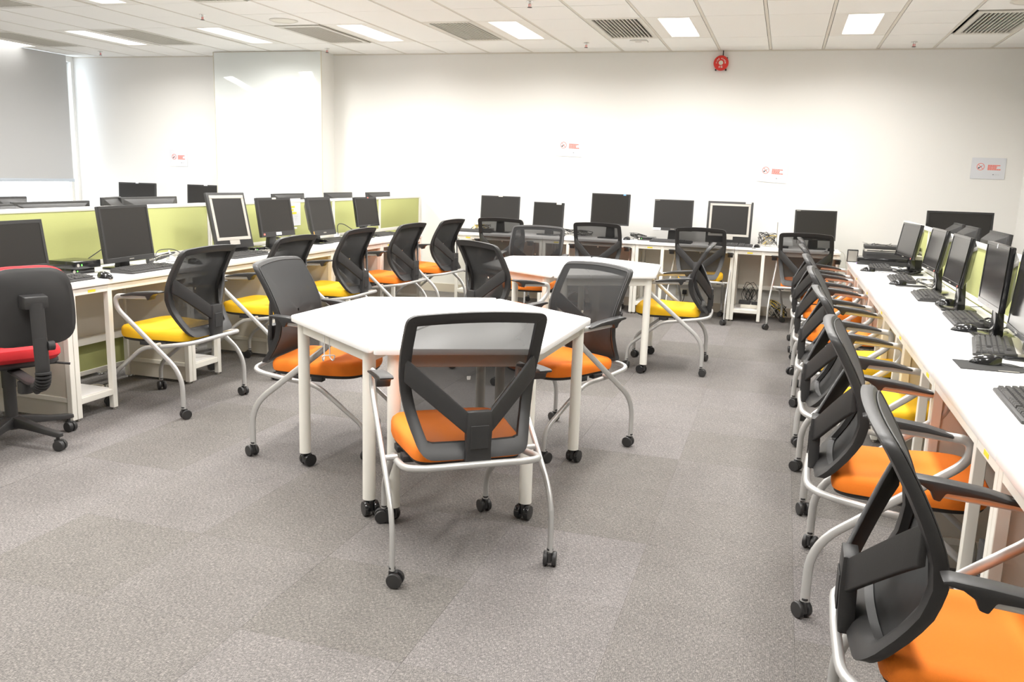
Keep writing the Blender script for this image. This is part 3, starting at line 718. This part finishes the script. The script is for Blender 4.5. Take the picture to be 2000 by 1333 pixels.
MB().tube(bar[6:], .032, .014, ref=S_, n=10).build('back_bar', BLK, t)
R_ = MB()
sub = bar[9:17]
for k in range(9):
    a = -.50+.0; ang = k/8*PI/2
    c = LP(-.475-.075*math.cos(ang), 0, .475-.075*math.sin(ang)); tdir = (F_*math.sin(ang)-Z*math.cos(ang))
    R_.tube([c-tdir*.0045, c+tdir*.0045], .036, .028, ref=S_, n=12)
R_.build('bellows', BLKM, t)
MB().prism(round_poly([(-.045, .775, 0), (.045, .775, 0), (.045, .825, 0), (-.045, .825, 0)], .012, 3), 'x', 0, .001).build('bracket_plate', BLK, t)
bp = t.children[-1] if False else [o for o in t.children if o.name.startswith('bracket_plate')][0]
bp.data = MB().loft([[LP(-.532, s, z) for s, z in ((-.05, .775), (.05, .775), (.05, .83), (-.05, .83))], [LP(-.455, s, z) for s, z in ((-.056, .77), (.056, .77), (.056, .835), (-.056, .835))]]).mesh('bracket_plate', BLK, bevel=.005)
kb = MB(); c = LP(-.54, -.030, .60); kb.tube([c, c-S_*.030], .022, n=14, ref=F_); kb.build('height_knob', BLKM, t, bevel=.002, seg=1)
kb = MB(); c = LP(-.27, -.0, .385); kb.tube([c, c-Z*.06], .035, n=18, ref=F_); kb.build('tension_knob', BLKM, t, bevel=.004)
kb = MB(); c = LP(-.36, -.02, .375); kb.tube([c, c-Z*.02, c-Z*.022-F_*.02], .018, n=14, ref=S_); kb.build('clamp_knob', BLKM, t, bevel=.003)
MB().cable([LP(-.05, -.05, .42), LP(-.10, -.20, .42), LP(-.12, -.26, .41)], .006, 8).build('lever', BLKM, t)

# ---------------------------------------------------------------- monitors
def monitor(x, y, zc, face, tilt, wd, ht, label, style='black', base='block', screen=SCR, z0=DZ, group=None, thick=.045, bez=.018, chin=.018, portrait=False, sticker=None, neck=True):
    """face: yaw (deg) of the direction the screen looks to"""
    a = face*D2R; t = thing('monitor', label, 'monitor', (x, y, z0), a+PI/2, group)     # local -y is the viewing side
    zc -= z0; tl = tilt*D2R; Rm = Matrix.Rotation(-tl, 3, 'X'); c = Vector((0, 0, zc))
    def T(m): m.v = [Rm @ Vector(p)+c for p in m.v]; return m
    W, H = wd/2, ht/2
    cas = BLKG if style == 'gloss' else BLK
    cs = MB().box(-W, W, -.006, .018, -H, H)
    T(cs).build('casing', cas, t, bevel=.005)
    bk = MB().loft([[(-W*.94, .018, -H*.92), (W*.94, .018, -H*.92), (W*.94, .018, H*.92), (-W*.94, .018, H*.92)], [(-W*.62, thick+.01, -H*.6), (W*.62, thick+.01, -H*.6), (W*.62, thick+.01, H*.6), (-W*.62, thick+.01, H*.6)]])
    T(bk).build('rear_cover', cas, t, bevel=.004)
    bw, bt, bb = bez, bez, chin
    sx0, sx1, sz0, sz1 = -W+bw, W-bw, -H+bb, H-bt
    if style == 'silver':
        e = .024; m = MB().box(sx0-e, sx1+e, -.010, -.004, sz0-e, sz0).box(sx0-e, sx1+e, -.010, -.004, sz1, sz1+e).box(sx0-e, sx0, -.010, -.004, sz0, sz1).box(sx1, sx1+e, -.010, -.004, sz0, sz1).box(-.05, .05, -.010, -.004, sz0-e-.035, sz0-e)
        T(m).build('silver_bezel', SILV, t, bevel=.002, seg=1); T(MB().box(sx0, sx1, -.007, -.005, sz0, sz1)).build('screen', screen, t)
    else:
        m = MB().box(-W, W, -.010, -.006, -H, sz0).box(-W, W, -.010, -.006, sz1, H).box(-W, sx0, -.010, -.006, sz0, sz1).box(sx1, W, -.010, -.006, sz0, sz1)
        T(m).build('bezel', cas, t, bevel=.001, seg=1); T(MB().box(sx0, sx1, -.0075, -.006, sz0, sz1)).build('screen', screen, t)
        T(MB().box(-.022, .022, -.0106, -.010, -H+bb*.4, -H+bb*.6)).build('logo_mark', CABLEG, t)
    if sticker: 
        for (u, v, sw, sh, mm) in sticker: T(MB().box(u*W-sw/2, u*W+sw/2, -.0112, -.0098, v*H-sh/2, v*H+sh/2)).build('sticker', mm, t)
    zb = zc-H*math.cos(tl)
    if neck:
        yb0 = thick*.6+.03*math.sin(tl)
        MB().loft([[(-.05, yb0-.012, .01), (.05, yb0-.012, .01), (.05, yb0+.03, .01), (-.05, yb0+.03, .01)], [(-.035, yb0-.01, zc), (.035, yb0-.01, zc), (.035, yb0+.012, zc), (-.035, yb0+.012, zc)]]).build('stand_neck', cas, t, bevel=.004)
    if base == 'oval':
        n = 28; q = [(.13*math.cos(2*PI*k/n), .02+.09*math.sin(2*PI*k/n)) for k in range(n)]; MB().prism(q, 'z', 0, .014).build('stand_base', BLKG, t, bevel=.004)
    elif base == 'block':
        MB().prism(round_poly([(-.12, -.07, 0), (.12, -.07, 0), (.12, .11, 0), (-.12, .11, 0)], .03, 4), 'z', 0, .014).build('stand_base', BLKG, t, bevel=.004)
    elif base == 'box':
        MB().box(-wd*.42, wd*.42, -.02, .09, 0, zb+.012).build('stand_base', BLK, t, bevel=.008)
    return t
GL, GB, GR = 'monitors on the left desks', 'monitors on the back desks', 'monitors on the right desks'
monitor(-3.97, 3.635, .985, 2, 8, .46, .27, 'black monitor at the left edge, above the red chair', bez=.02, chin=.022, base='box', group=GL)
monitor(-3.95, 4.48, 1.008, 5, 7, .475, .35, 'large black monitor on the left desks beside the black handset', bez=.017, chin=.030, group=GL, thick=.05)
monitor(-3.95, 5.56, 1.045, -9, 13, .385, .42, 'silver-rimmed black monitor tilted back on the left desks', style='silver', bez=.045, chin=.085, base='box', group=GL, thick=.06, neck=False)
monitor(-3.95, 6.17, 1.050, -4, 9, .44, .315, 'dark monitor with white sticker on its bezel, left of the taped notice', bez=.022, chin=.04, group=GL, sticker=[(.0, -.86, .07, .024, PAPER), (-.85, -.86, .02, .014, REDINK), (.0, .94, .05, .012, CREAM)], thick=.06)
monitor(-3.95, 6.90, 1.029, -2, 12, .38, .34, 'dark monitor on the left desks, right of the taped notice', bez=.026, chin=.045, group=GL, thick=.07, sticker=[(-.94, -.86, .012, .03, mat('orange_mark', (.7, .4, .1), .6))])
monitor(-3.95, 7.79, 1.042, -7, 9, .38, .29, 'small black monitor farthest along the left desks', bez=.015, chin=.02, style='gloss', base='oval', group=GL, sticker=[(.2, .95, .02, .01, REDINK)])
RM = [(.95, 7.33, 1.043, 189, 9, .44, .27, 'farthest monitor of the right desks, beside the stacked boxes', 'block'), (.95, 6.08, 1.066, 182, 9, .44, .265, 'second farthest monitor of the right desks, with oval base', 'oval'), (.95, 5.31, 1.062, 181, 7, .45, .275, 'third farthest monitor of the right desks', 'block'), (.95, 4.40, 1.067, 179, 2, .47, .29, 'fourth farthest monitor of the right desks, glossy grey reflection', 'block'), (.97, 3.91, 1.035, 176, 4, .48, .33, 'nearest monitor of the right desks, cut by the right edge', 'block')]
for i, (x, y, zc, f_, tl, wd, ht, lb, bs) in enumerate(RM): monitor(x, y, zc, f_, tl, wd, ht, lb, style='gloss', base=bs, screen=SCRG, group=GR, bez=.014, chin=.022, sticker=[(.9, -.93, .01, .01, REDINK)] if i < 3 else [(0, .93, .01, .02, PAPER)])
monitor(-3.13, 9.55, 1.060, -85, 7, .46, .29, 'wide black monitor at the left end of the back desks', group=GB, bez=.014, sticker=[(0, .97, .05, .012, CREAM)])
monitor(-2.55, 9.55, 1.012, -98, 5, .37, .285, 'smallest black monitor on the back desks, white sticker in its corner', group=GB, bez=.013, sticker=[(.68, .93, .06, .022, CREAM)])
monitor(-1.84, 9.55, 1.105, -100, 3, .45, .345, 'tallest black monitor on the back desks, third from the left', group=GB, bez=.014, sticker=[(.72, .95, .03, .012, mat('blue_ink', (.2, .5, .9), .6))])
monitor(-1.14, 9.55, 1.072, -86, 7, .42, .335, 'black monitor with white lower corner sticker on the back desks', group=GB, bez=.014, chin=.03, sticker=[(-.80, -.92, .085, .026, PAPER), (-.85, .94, .05, .006, CABLEG)])
monitor(-.54, 9.50, 1.025, -90, 7, .47, .44, 'silver-rimmed monitor in a black surround on the back desks', style='silver', bez=.048, chin=.095, base='box', group=GB, neck=False, sticker=[(.78, .95, .06, .02, CREAM)])
monitor(.33, 9.55, 1.032, -80, 7, .42, .31, 'black monitor at the right end of the back desks', group=GB, bez=.014, chin=.02, sticker=[(-.85, .94, .04, .006, CABLEG)])
# behind the left divider
for y, wd, zt, rz, lb in ((4.10, .46, 1.175, 180, 'low black monitor top behind the divider at the left edge'), (4.50, .60, 1.185, 178, 'long thin monitor top behind the left divider, left of the angled one'), (5.02, .30, 1.205, 200, 'angled black monitor top behind the left divider'), (5.42, .60, 1.20, 180, 'wide glossy monitor top behind the left divider, before the upright monitors'), (7.34, .55, 1.205, 180, 'dark monitor top behind the divider above the white-stickered monitor'), (8.33, .58, 1.205, 180, 'dark monitor top behind the divider near the column edge'), (9.28, .60, 1.20, 180, 'dark monitor top farthest along behind the left divider')):
    monitor(-4.55, y, zt-.165, rz, -4 if rz == 180 else 0, wd, .33, lb, group='monitors behind the left divider', base='block')
monitor(-4.95, 4.55, 1.05, 180, 0, .25, .30, 'short black monitor top behind the long thin one, left divider', group='monitors behind the left divider')
monitor(-8.12, 9.45, 1.03, -78, 4, .51, .32, 'upright black monitor at the far left wall, nearer the blind', group='monitors at the far left wall', sticker=[(0, .97, .04, .012, PAPER)])
monitor(-7.10, 9.50, 1.035, -80, 4, .50, .32, 'upright black monitor before the glass board edge', group='monitors at the far left wall', sticker=[(0, .97, .05, .014, PAPER)])
# behind the right divider
monitor(1.62, 9.2, 1.06, -82, 3, .60, .36, 'wide black television-like monitor behind the right divider, facing the camera', style='gloss', group='monitors behind the right divider', bez=.02)
for x, y, wd, zt, lb in ((1.50, 8.55, .40, 1.15, 'grey monitor back behind the right divider, farthest'), (1.50, 7.95, .50, 1.15, 'grey monitor back behind the right divider, second farthest'), (1.50, 6.98, .60, 1.155, 'grey wide monitor back behind the right divider, third farthest'), (1.50, 5.75, .60, 1.17, 'grey monitor back behind the right divider at the right edge')):
    monitor(x, y, zt-.165, 0, -4, wd, .33, lb, group='monitors behind the right divider', thick=.08)

# ---------------------------------------------------------------- keyboards, mice
def kb_meshes():
    W, Dp = .445, .16
    b = MB().loft([[(-W/2, -Dp/2, 0), (W/2, -Dp/2, 0), (W/2, Dp/2, 0), (-W/2, Dp/2, 0)], [(-W/2, -Dp/2, .011), (W/2, -Dp/2, .011), (W/2, Dp/2, .026), (-W/2, Dp/2, .026)]]).mesh('case', KEYB, bevel=.004)
    k = MB()
    def key(x0, x1, y0, y1):
        z = .012+.015*((y0+y1)/2+Dp/2)/Dp; k.loft([[(x0, y0, z), (x1, y0, z), (x1, y1, z+.001), (x0, y1, z+.001)], [(x0+.002, y0+.002, z+.008), (x1-.002, y0+.002, z+.008), (x1-.002, y1-.003, z+.008), (x0+.002, y1-.003, z+.008)]])
    for r in range(6):
        y0 = -.068+r*.0205+(.008 if r == 5 else 0); x = -.212; n = 15
        if r == 0:
            for ww in (.024, .024, .024, .115, .024, .024, .024, .024): key(x, x+ww-.001, y0, y0+.0185); x += ww
        else:
            for q in range(n): key(x, x+.0185, y0, y0+.0185); x += .0192
        if r != 2:
            for q in range(3): key(.086+q*.0192, .104+q*.0192, y0, y0+.0185)
        for q in range(4):
            if r < 5: key(.150+q*.0178, .1665+q*.0178, y0, y0+.0185)
    kk = k.mesh('keys', GREYK, smooth=False)
    top = MB().box(-W/2+.004, W/2-.004, Dp/2-.006, Dp/2+.028, .004, .027).mesh('media_strip', SILV, bevel=.004)
    return b, kk, top
KB, KK, KT = kb_meshes()
def keyboard(x, y, face, label, group, silver=False, z=DZ, tilt=0):
    t = thing('keyboard', label, 'keyboard', (x, y, z), face*D2R, group)
    if tilt: t.rotation_euler.x = 0
    add('case', KB, t); k = add('keys', KK, t); k['kind'] = 'stuff'
    if silver: add('media_strip', KT, t)
    return t
ms_prof = []
def mouse_mesh():
    R_ = []
    for i in range(9):
        u = i/8; y = -.056+.112*u; w_ = .031*math.sqrt(max(0, 1-((u-.5)*1.94)**2))+.001; h = .034*math.sin(PI*min(1, .12+.80*(1-u)+.08))**.7*.95+.004
        ring = []
        for k in range(10):
            a = PI*k/9; ring.append((w_*math.cos(a), y, .002+h*math.sin(a)**.8*(1 if w_ > .006 else .4)))
        R_.append(ring)
    return MB().loft(R_).mesh('body', BLKG)
MM = mouse_mesh(); MWH = MB().cyl((0, .030, .026), .007, .006, 'x', 10).mesh('scroll_wheel', BLKM)
def mouse(x, y, face, label, group, cable=None, z=DZ, mt=None):
    t = thing('computer_mouse', label, 'mouse', (x, y, z), face*D2R, group)
    b = add('body', MM, t); add('scroll_wheel', MWH, t)
    n = 8; p = [(0, .054, .008)]
    for k in range(1, n): p.append((.03*math.sin(k*.9)+random.uniform(-.01, .01), .054+k*.028, .004))
    MB().cable(fillet(p, .012, 3), .0018, 5).build('cable', CABLEK, t)
    return t
GK, GM = 'keyboards on the desks', 'mice on the desks'
# face = direction the user looks, local +y
keyboard(-3.80, 3.74, 92, 'black keyboard behind the red chair back', GK)
keyboard(-3.80, 4.46, 92, 'black keyboard before the large monitor on the left desks', GK)
keyboard(-3.83, 5.55, 90, 'black keyboard before the silver-rimmed monitor at left', GK)
keyboard(-3.98, 7.22, 84, 'black keyboard beside the grey mouse, far part of the left desks', GK)
keyboard(-3.97, 8.20, 88, 'farthest black keyboard on the left desks', GK)
mouse(-3.72, 4.03, 80, 'grey-black mouse on the left desk between red and yellow chairs', GM)
mouse(-3.79, 4.93, 85, 'black mouse seen through the nearest left chair mesh', GM)
mouse(-3.93, 6.93, 80, 'dark grey mouse on the far part of the left desks', GM)
keyboard(-3.40, 9.42, 0, 'grey-black keyboard at the left end of the back desks', GK)
keyboard(-1.13, 9.40, -2, 'black keyboard before the white-stickered back monitor', GK)
keyboard(-.50, 9.36, -3, 'black keyboard before the silver-rimmed back monitor', GK)
mouse(-2.36, 9.47, 10, 'mouse beside the smallest back monitor', GM)
mouse(-1.62, 9.45, -20, 'mouse beside a mini computer on the back desks', GM)
mouse(-.23, 9.33, 170, 'mouse before the cable pile on the back desks', GM)
mouse(.50, 9.38, 160, 'mouse at the right end of the back desks', GM)
for x, y, f_, lb, s in ((.80, 7.66, -92, 'farthest keyboard of the right desks, before the stacked boxes', 0), (.86, 6.79, -92, 'second farthest keyboard of the right desks', 0), (.90, 5.80, -92, 'keyboard of the right desks between oval base and third monitor', 0), (.94, 4.86, -92, 'keyboard of the right desks before the fourth monitor', 0), (.905, 4.05, -100, 'keyboard with a silver media strip on the right desks', 1), (.80, 2.96, -92, 'nearest keyboard, alone at the right edge', 0)):
    keyboard(x, y, f_, lb, GK, silver=bool(s))
for x, y, f_, lb in ((.68, 7.36, -100, 'farthest mouse of the right desks'), (.80, 6.46, -100, 'second farthest mouse of the right desks, half on a black pad'), (.95, 5.50, -100, 'third farthest mouse of the right desks'), (.87, 4.50, -110, 'mouse of the right desks, above the silver-strip keyboard')):
    mouse(x, y, f_, lb, GM)
t = thing('mouse_pad', 'dark grey rectangular mouse mat on the right desks', 'mouse mat', (.80, 3.62, DZ)); MB().prism(round_poly([(-.11, -.09, 0), (.10, -.09, 0), (.14, .0, 0), (.10, .09, 0), (-.11, .09, 0)], [.004, .03, .06, .03, .004], 4), 'z', 0, .003).build('mat', BLKM, t); MB().box(.02, .09, -.086, -.074, .003, .0035).build('printed_mark', CABLEG, t)
mouse(.80, 3.67, -100, 'nearest glossy mouse on the grey mat', GM, z=DZ+.003)
t = thing('mouse_pad', 'small black mouse pad beneath the second farthest right mouse', 'mouse mat', (.86, 6.43, DZ)); MB().box(-.08, .12, -.07, .07, 0, .002).build('mat', BLKM, t)

# ---------------------------------------------------------------- small computers, boxes, cables
def mini_pc(x, y, rz, label, z=DZ, s=1.0, h=.036):
    t = thing('mini_computer', label, 'computer', (x, y, z), rz*D2R, 'mini computers on the desks')
    MB().box(-.09*s, .09*s, -.09*s, .09*s, 0, h).build('case', BLKG, t, bevel=.003)
    MB().box(-.05*s, -.044*s, -.0925*s, -.09*s, h*.4, h*.62).build('power_light', GLED, t)
    MB().lathe([(.010, -.0925*s), (.010, -.090*s)], 12, (-.072*s, 0, h*.5), 'y').build('power_button', SILV, t)
    return t
mini_pc(-4.03, 4.13, 90, 'black mini computer with green light, between the two near left monitors', z=DZ+.035, s=1.1, h=.045)
MB2 = mini_pc(-4.06, 4.13, 90, 'flat black box beneath the near mini computer', s=1.0, h=.035)
mini_pc(-4.03, 5.93, 92, 'black mini computer under the white-stickered monitor')
mini_pc(-3.93, 6.08, 96, 'lower mini computer with green light beside the cable nest', h=.026)
mini_pc(-3.56+.22, 9.62, 0, 'mini computer with green light under yellow cables, back desks')
mini_pc(-1.42, 9.60, 0, 'mini computer with green light, left of the white-stickered back monitor')
mini_pc(.03, 9.50, 0, 'small box with green light beneath the router', s=.6, h=.022)
# handset
t = thing('remote_handset', 'black and silver keypad handset leaning beside the large left monitor', 'handset', (-4.05, 4.80, DZ), 0)
m = MB().box(-.012, .012, -.028, .028, 0, .20, rot=Matrix.Rotation(8*D2R, 3, 'X'), about=(0, 0, 0)); m.build('body', BLK, t, bevel=.006)
MB().box(.0125, .015, -.022, .022, .13, .19, rot=Matrix.Rotation(8*D2R, 3, 'X'), about=(0, 0, 0)).build('face', SILV, t)
m = MB()
for r in range(5):
    for c_ in range(3): m.box(.0125, .0145, -.018+c_*.013, -.009+c_*.013, .02+r*.02, .031+r*.02, rot=Matrix.Rotation(8*D2R, 3, 'X'), about=(0, 0, 0))
m.build('buttons', CABLEG, t); 
# blue cap, white plugs
t = thing('blue_cap', 'small blue plastic cap standing on the left desks', 'cap', (-4.10, 6.66, DZ)); MB().lathe([(.018, 0), (.018, .02), (.012, .03), (.012, .06), (.004, .066)], 14).build('cap', BLUEP, t)
for x, y, lb in ((-4.10, 7.46, 'white plug adapter standing beside the farthest left monitor'), (-4.12, 5.08, 'white plug adapter beside the nearest left keyboard'),):
    t = thing('plug_adapter', lb, 'adapter', (x, y, DZ)); MB().box(-.02, .02, -.022, .022, 0, .05).build('body', WPL, t, bevel=.006); MB().cyl((0, 0, .056), .006, .014).build('strain_relief', WPL, t)
def tangle(name, cx_, cy_, z, rx, ry, h, n, m_, label, r=.0028, seed=1):
    random.seed(seed); t = thing(name, label, 'cables', (cx_, cy_, z))
    for k in range(n):
        a0 = random.uniform(0, 6.3); p = []; turns = random.uniform(1.0, 2.3); rr = random.uniform(.4, 1); ph = random.uniform(0, 6); ox, oy = random.uniform(-.3, .3)*rx, random.uniform(-.3, .3)*ry
        for i in range(26):
            u = i/25; a = a0+turns*2*PI*u; R1 = rr*(1+.25*math.sin(3*a+ph))
            p.append((ox+rx*R1*math.cos(a)*.8, oy+ry*R1*math.sin(a)*.8, r+h*abs(math.sin(PI*u*random.uniform(1.9, 2.1)+ph))*random.uniform(.8, 1)*(.3+.7*rr)))
        q = [p[0]]
        for i in range(1, len(p)-1): q.append(tuple((p[i-1][j]+2*p[i][j]+p[i+1][j])/4 for j in range(3)))
        MB().cable(q+[p[-1]], r, 5).build('cable', m_[k % len(m_)], t)
    return t
tangle('cable_tangle', -3.40, 9.66, DZ, .13, .07, .09, 5, [CABLEY, CABLEK, CABLEK], 'tangle of yellow and black cables at the left end of the back desks', seed=3)
tangle('cable_tangle', -2.22, 9.62, DZ, .22, .10, .08, 6, [CABLEK, CABLEK, CABLEG], 'black cable tangle between small and tall back monitors', seed=5)
tangle('cable_tangle', -1.52, 9.70, DZ, .14, .07, .07, 4, [CABLEK], 'thin black cables left of the white-stickered back monitor', seed=8)
tangle('cable_tangle', -.14, 9.58, DZ, .12, .09, .17, 12, [CABLEK, CABLEG, CABLEK, CABLEG, CABLEY], 'tall grey and black cable pile beside the router', seed=11)
tangle('cable_tangle', -4.06, 6.50, DZ, .07, .18, .10, 7, [CABLEK, CABLEK, CABLEG], 'black cable nest between the two small left monitors', seed=14)
tangle('cable_tangle', -3.86, 5.87, DZ, .05, .12, .03, 4, [CABLEK, CABLEG], 'flat cable loops before the silver-rimmed left monitor', seed=16)
tangle('cable_tangle', -4.10, 5.00, DZ, .05, .14, .05, 3, [CABLEK, CABLEG], 'thin cables beside the near left handset', seed=18)
tangle('cable_tangle', 1.03, 4.62, DZ, .06, .22, .05, 6, [CABLEK], 'black cables between the third and fourth right monitors', seed=21)
tangle('cable_tangle', 1.0, 6.55, DZ, .10, .26, .03, 4, [CABLEK, CABLEG], 'black cables behind the second farthest right monitor', seed=23)
tangle('cable_tangle', .84, 8.06, DZ+.12, .15, .08, .07, 6, [CABLEG, CABLEK, CABLEG], 'grey cables heaped on the stacked boxes', seed=25)
tangle('cable_tangle', .98, 7.35, DZ, .12, .20, .04, 5, [CABLEK], 'black cables under the farthest right monitor', seed=27)
def cable(pts, m_, label, r=.003, d=.06):
    b = Vector(pts[0]); t = thing('cable', label, 'cable', b); MB().cable(fillet([Vector(p)-b for p in pts], d, 5), r, 6).build('cord', m_, t)
cable([(-4.02, 4.06, .83), (-4.05, 4.20, .835), (-4.10, 4.42, .90), (-4.0, 4.30, 1.0)][:3]+[(-4.08, 4.62, 1.0)], CABLEK, 'black cable rising over the green divider between near left monitors')
cable([(-4.0, 4.36, .84), (-4.08, 4.45, .87), (-4.05, 4.62, .88)], CABLEK, 'short black cable behind the near mini computer')
cable([(-4.08, 7.45, .82), (-4.10, 7.46, .93), (-4.08, 7.55, .93), (-4.05, 7.70, .86)], CABLEK, 'black cable looping up beside the farthest left monitor', r=.004)
cable([(-4.05, 4.85, .80), (-4.12, 4.95, .86), (-4.08, 5.1, .86), (-4.0, 5.12, .79)], CABLEK, 'thin cable loop right of the handset')
cable([(.50, 9.33, .79), (.62, 9.24, .80), (.66, 9.22, .60), (.62, 9.05, .40)], CABLEG, 'thin white cord falling off the right end of the back desks', r=.002)
# router
t = thing('router', 'white wireless router with two thin antennas on the back desks', 'router', (.06, 9.52, DZ+.022))
MB().loft([[(-.07, -.04, 0), (.07, -.04, 0), (.07, .04, 0), (-.07, .04, 0)], [(-.065, -.03, .055), (.065, -.03, .055), (.05, .04, .085), (-.05, .04, .085)]]).build('case', WPL, t, bevel=.01)
for sx in (-1, 1): MB().tube([(sx*.10-.0, .03, .03), (sx*.105, .035, .24)], .004, n=8).build('antenna', CABLEG, t)
# stacked boxes at the far right desk
z = DZ
for k, (w_, h_, dx, m_, lb) in enumerate(((.56, .06, 0, BLKG, 'lowest black box of the stack on the far right desk'), (.50, .055, .02, BLK, 'middle black box of the stack on the far right desk'), (.46, .022, .0, SILV, 'thin silver-topped box of the stack on the far right desk'), (.44, .03, -.01, BLK, 'topmost black box of the stack on the far right desk'))):
    t = thing('recorder_box', lb, 'device', (.93+dx, 8.10, z), -2*D2R, 'stacked boxes on the far right desk')
    MB().box(-w_/2, w_/2, -.13, .13, 0, h_).build('case', m_, t, bevel=.004); MB().box(-w_/2+.02, w_/2-.02, -.132, -.13, h_*.25, h_*.6).build('front_slot', BLKM, t)
    z += h_
t = thing('desk_speaker', 'black-framed open box left of the stacked boxes', 'box', (.62, 8.19, DZ)); MB().box(-.045, .045, -.02, .02, 0, .11).build('case', BLKM, t, bevel=.004); MB().box(-.038, .038, -.022, -.02, .008, .10).build('face', CABLEG, t)
t = thing('purple_tag', 'small purple tag on the far right desk', 'tag', (.66, 8.03, DZ)); MB().box(-.018, .018, -.012, .012, 0, .012).build('tag', PURP, t, bevel=.003)
t = thing('card_reader', 'small olive box behind the farthest right monitor', 'box', (1.05, 7.55, DZ)); MB().box(-.04, .04, -.06, .06, 0, .10).build('case', BLK, t, bevel=.003); MB().box(-.04, .04, -.06, .06, .10, .13).build('lid', CREAM, t, bevel=.003)
# tower computer in the bay of a right desk
t = thing('tower_computer', 'black tower computer with white label in a right desk bay', 'computer', (.80, 2.56, .134))
MB().box(-.17, .20, -.045, .045, 0, .34).build('case', BLK, t, bevel=.004); MB().box(-.185, -.17, -.045, .045, 0, .34).build('front_panel', BLKM, t, bevel=.004); MB().box(-.16, -.07, -.018, .018, .34, .341).build('paper_label', PAPER, t)
m = MB()
for k in range(12): m.box(-.188, -.185, -.03, .03, .03+k*.02, .036+k*.02)
m.build('grille', BLKG, t)
# power things under the desks
def socket(x, label, plug=False, green=False):
    t = thing('wall_socket', label, 'socket', (x, YB, .20), 0, 'sockets under the back desks'); MB().box(-.07, .07, -.012, 0, -.043, .043).build('plate', CREAM, t, bevel=.004)
    m = MB()
    for sx in (-.035, .035): m.box(sx-.003, sx+.003, -.013, -.012, .008, .018).box(sx-.012, sx-.006, -.013, -.012, -.014, -.009).box(sx+.006, sx+.012, -.013, -.012, -.014, -.009)
    m.build('pin_slots', BLKM, t)
    if plug:
        p = thing('power_plug', label.replace('socket plate', 'plug').replace('wall', 'black plug in the wall'), 'plug', (x+.03, YB-.013, .205), 0, 'plugs under the back desks'); MB().box(-.024, .024, -.035, 0, -.025, .025).build('body', BLKM, p, bevel=.006)
        MB().cable(fillet([(0, -.03, -.02), (0, -.045, -.07), (-.03, -.05, -.15), (-.10, -.06, -.20)], .03, 4), .004, 6).build('cord', CABLEK, p)
socket(-1.02, 'wall socket plate low behind the third back desk', True); socket(.28, 'wall socket plate behind the right end back desk, with plug', True); socket(.50, 'wall socket plate rightmost under the back desks')
t = thing('power_strip', 'cream power strip on the bay shelf of the right end back desk', 'power strip', (-.26, 9.42, .133)); MB().box(-.09, .09, -.03, .03, 0, .038).build('body', CREAM, t, bevel=.006); MB().box(-.07, .07, -.02, .02, .038, .040).build('outlet_face', WPL, t)
t = thing('power_adapter', 'black adapter blocks lying on the cream power strip', 'adapter', (-.27, 9.42, .173)); MB().box(-.10, .02, -.03, .03, 0, .04).build('body', BLKM, t, bevel=.008); MB().box(.03, .09, -.025, .025, 0, .03).build('plug', BLKM, t, bevel=.006)
tangle('cable_tangle', -.27, 9.55, .16, .10, .10, .26, 4, [CABLEK], 'black cables hanging in the bay of the right end back desk', seed=31, r=.003)
tangle('cable_tangle', .03, 9.60, .012, .12, .12, .22, 8, [CABLEK, CABLEG, CABLEK, CABLEG, CABLEY], 'cable tangle on the floor beneath the right end back desk', seed=33, r=.004)
tangle('cable_tangle', -1.15, 9.66, .012, .15, .08, .10, 4, [CABLEK], 'black cables on the floor beneath the third back desk', seed=35, r=.004)
tangle('cable_tangle', -4.05, 4.22, .006, .10, .16, .05, 4, [CREAM, CABLEK], 'cream cord and black cables on the floor behind the near left bay', seed=37, r=.005)
t = thing('power_strip', 'cream power strip on the floor behind the near left bay', 'power strip', (-4.0, 4.0, 0)); MB().box(-.03, .03, -.12, .12, 0, .04).build('body', CREAM, t, bevel=.006); MB().box(-.02, .02, -.10, .10, .04, .042).build('outlet_face', WPL, t)
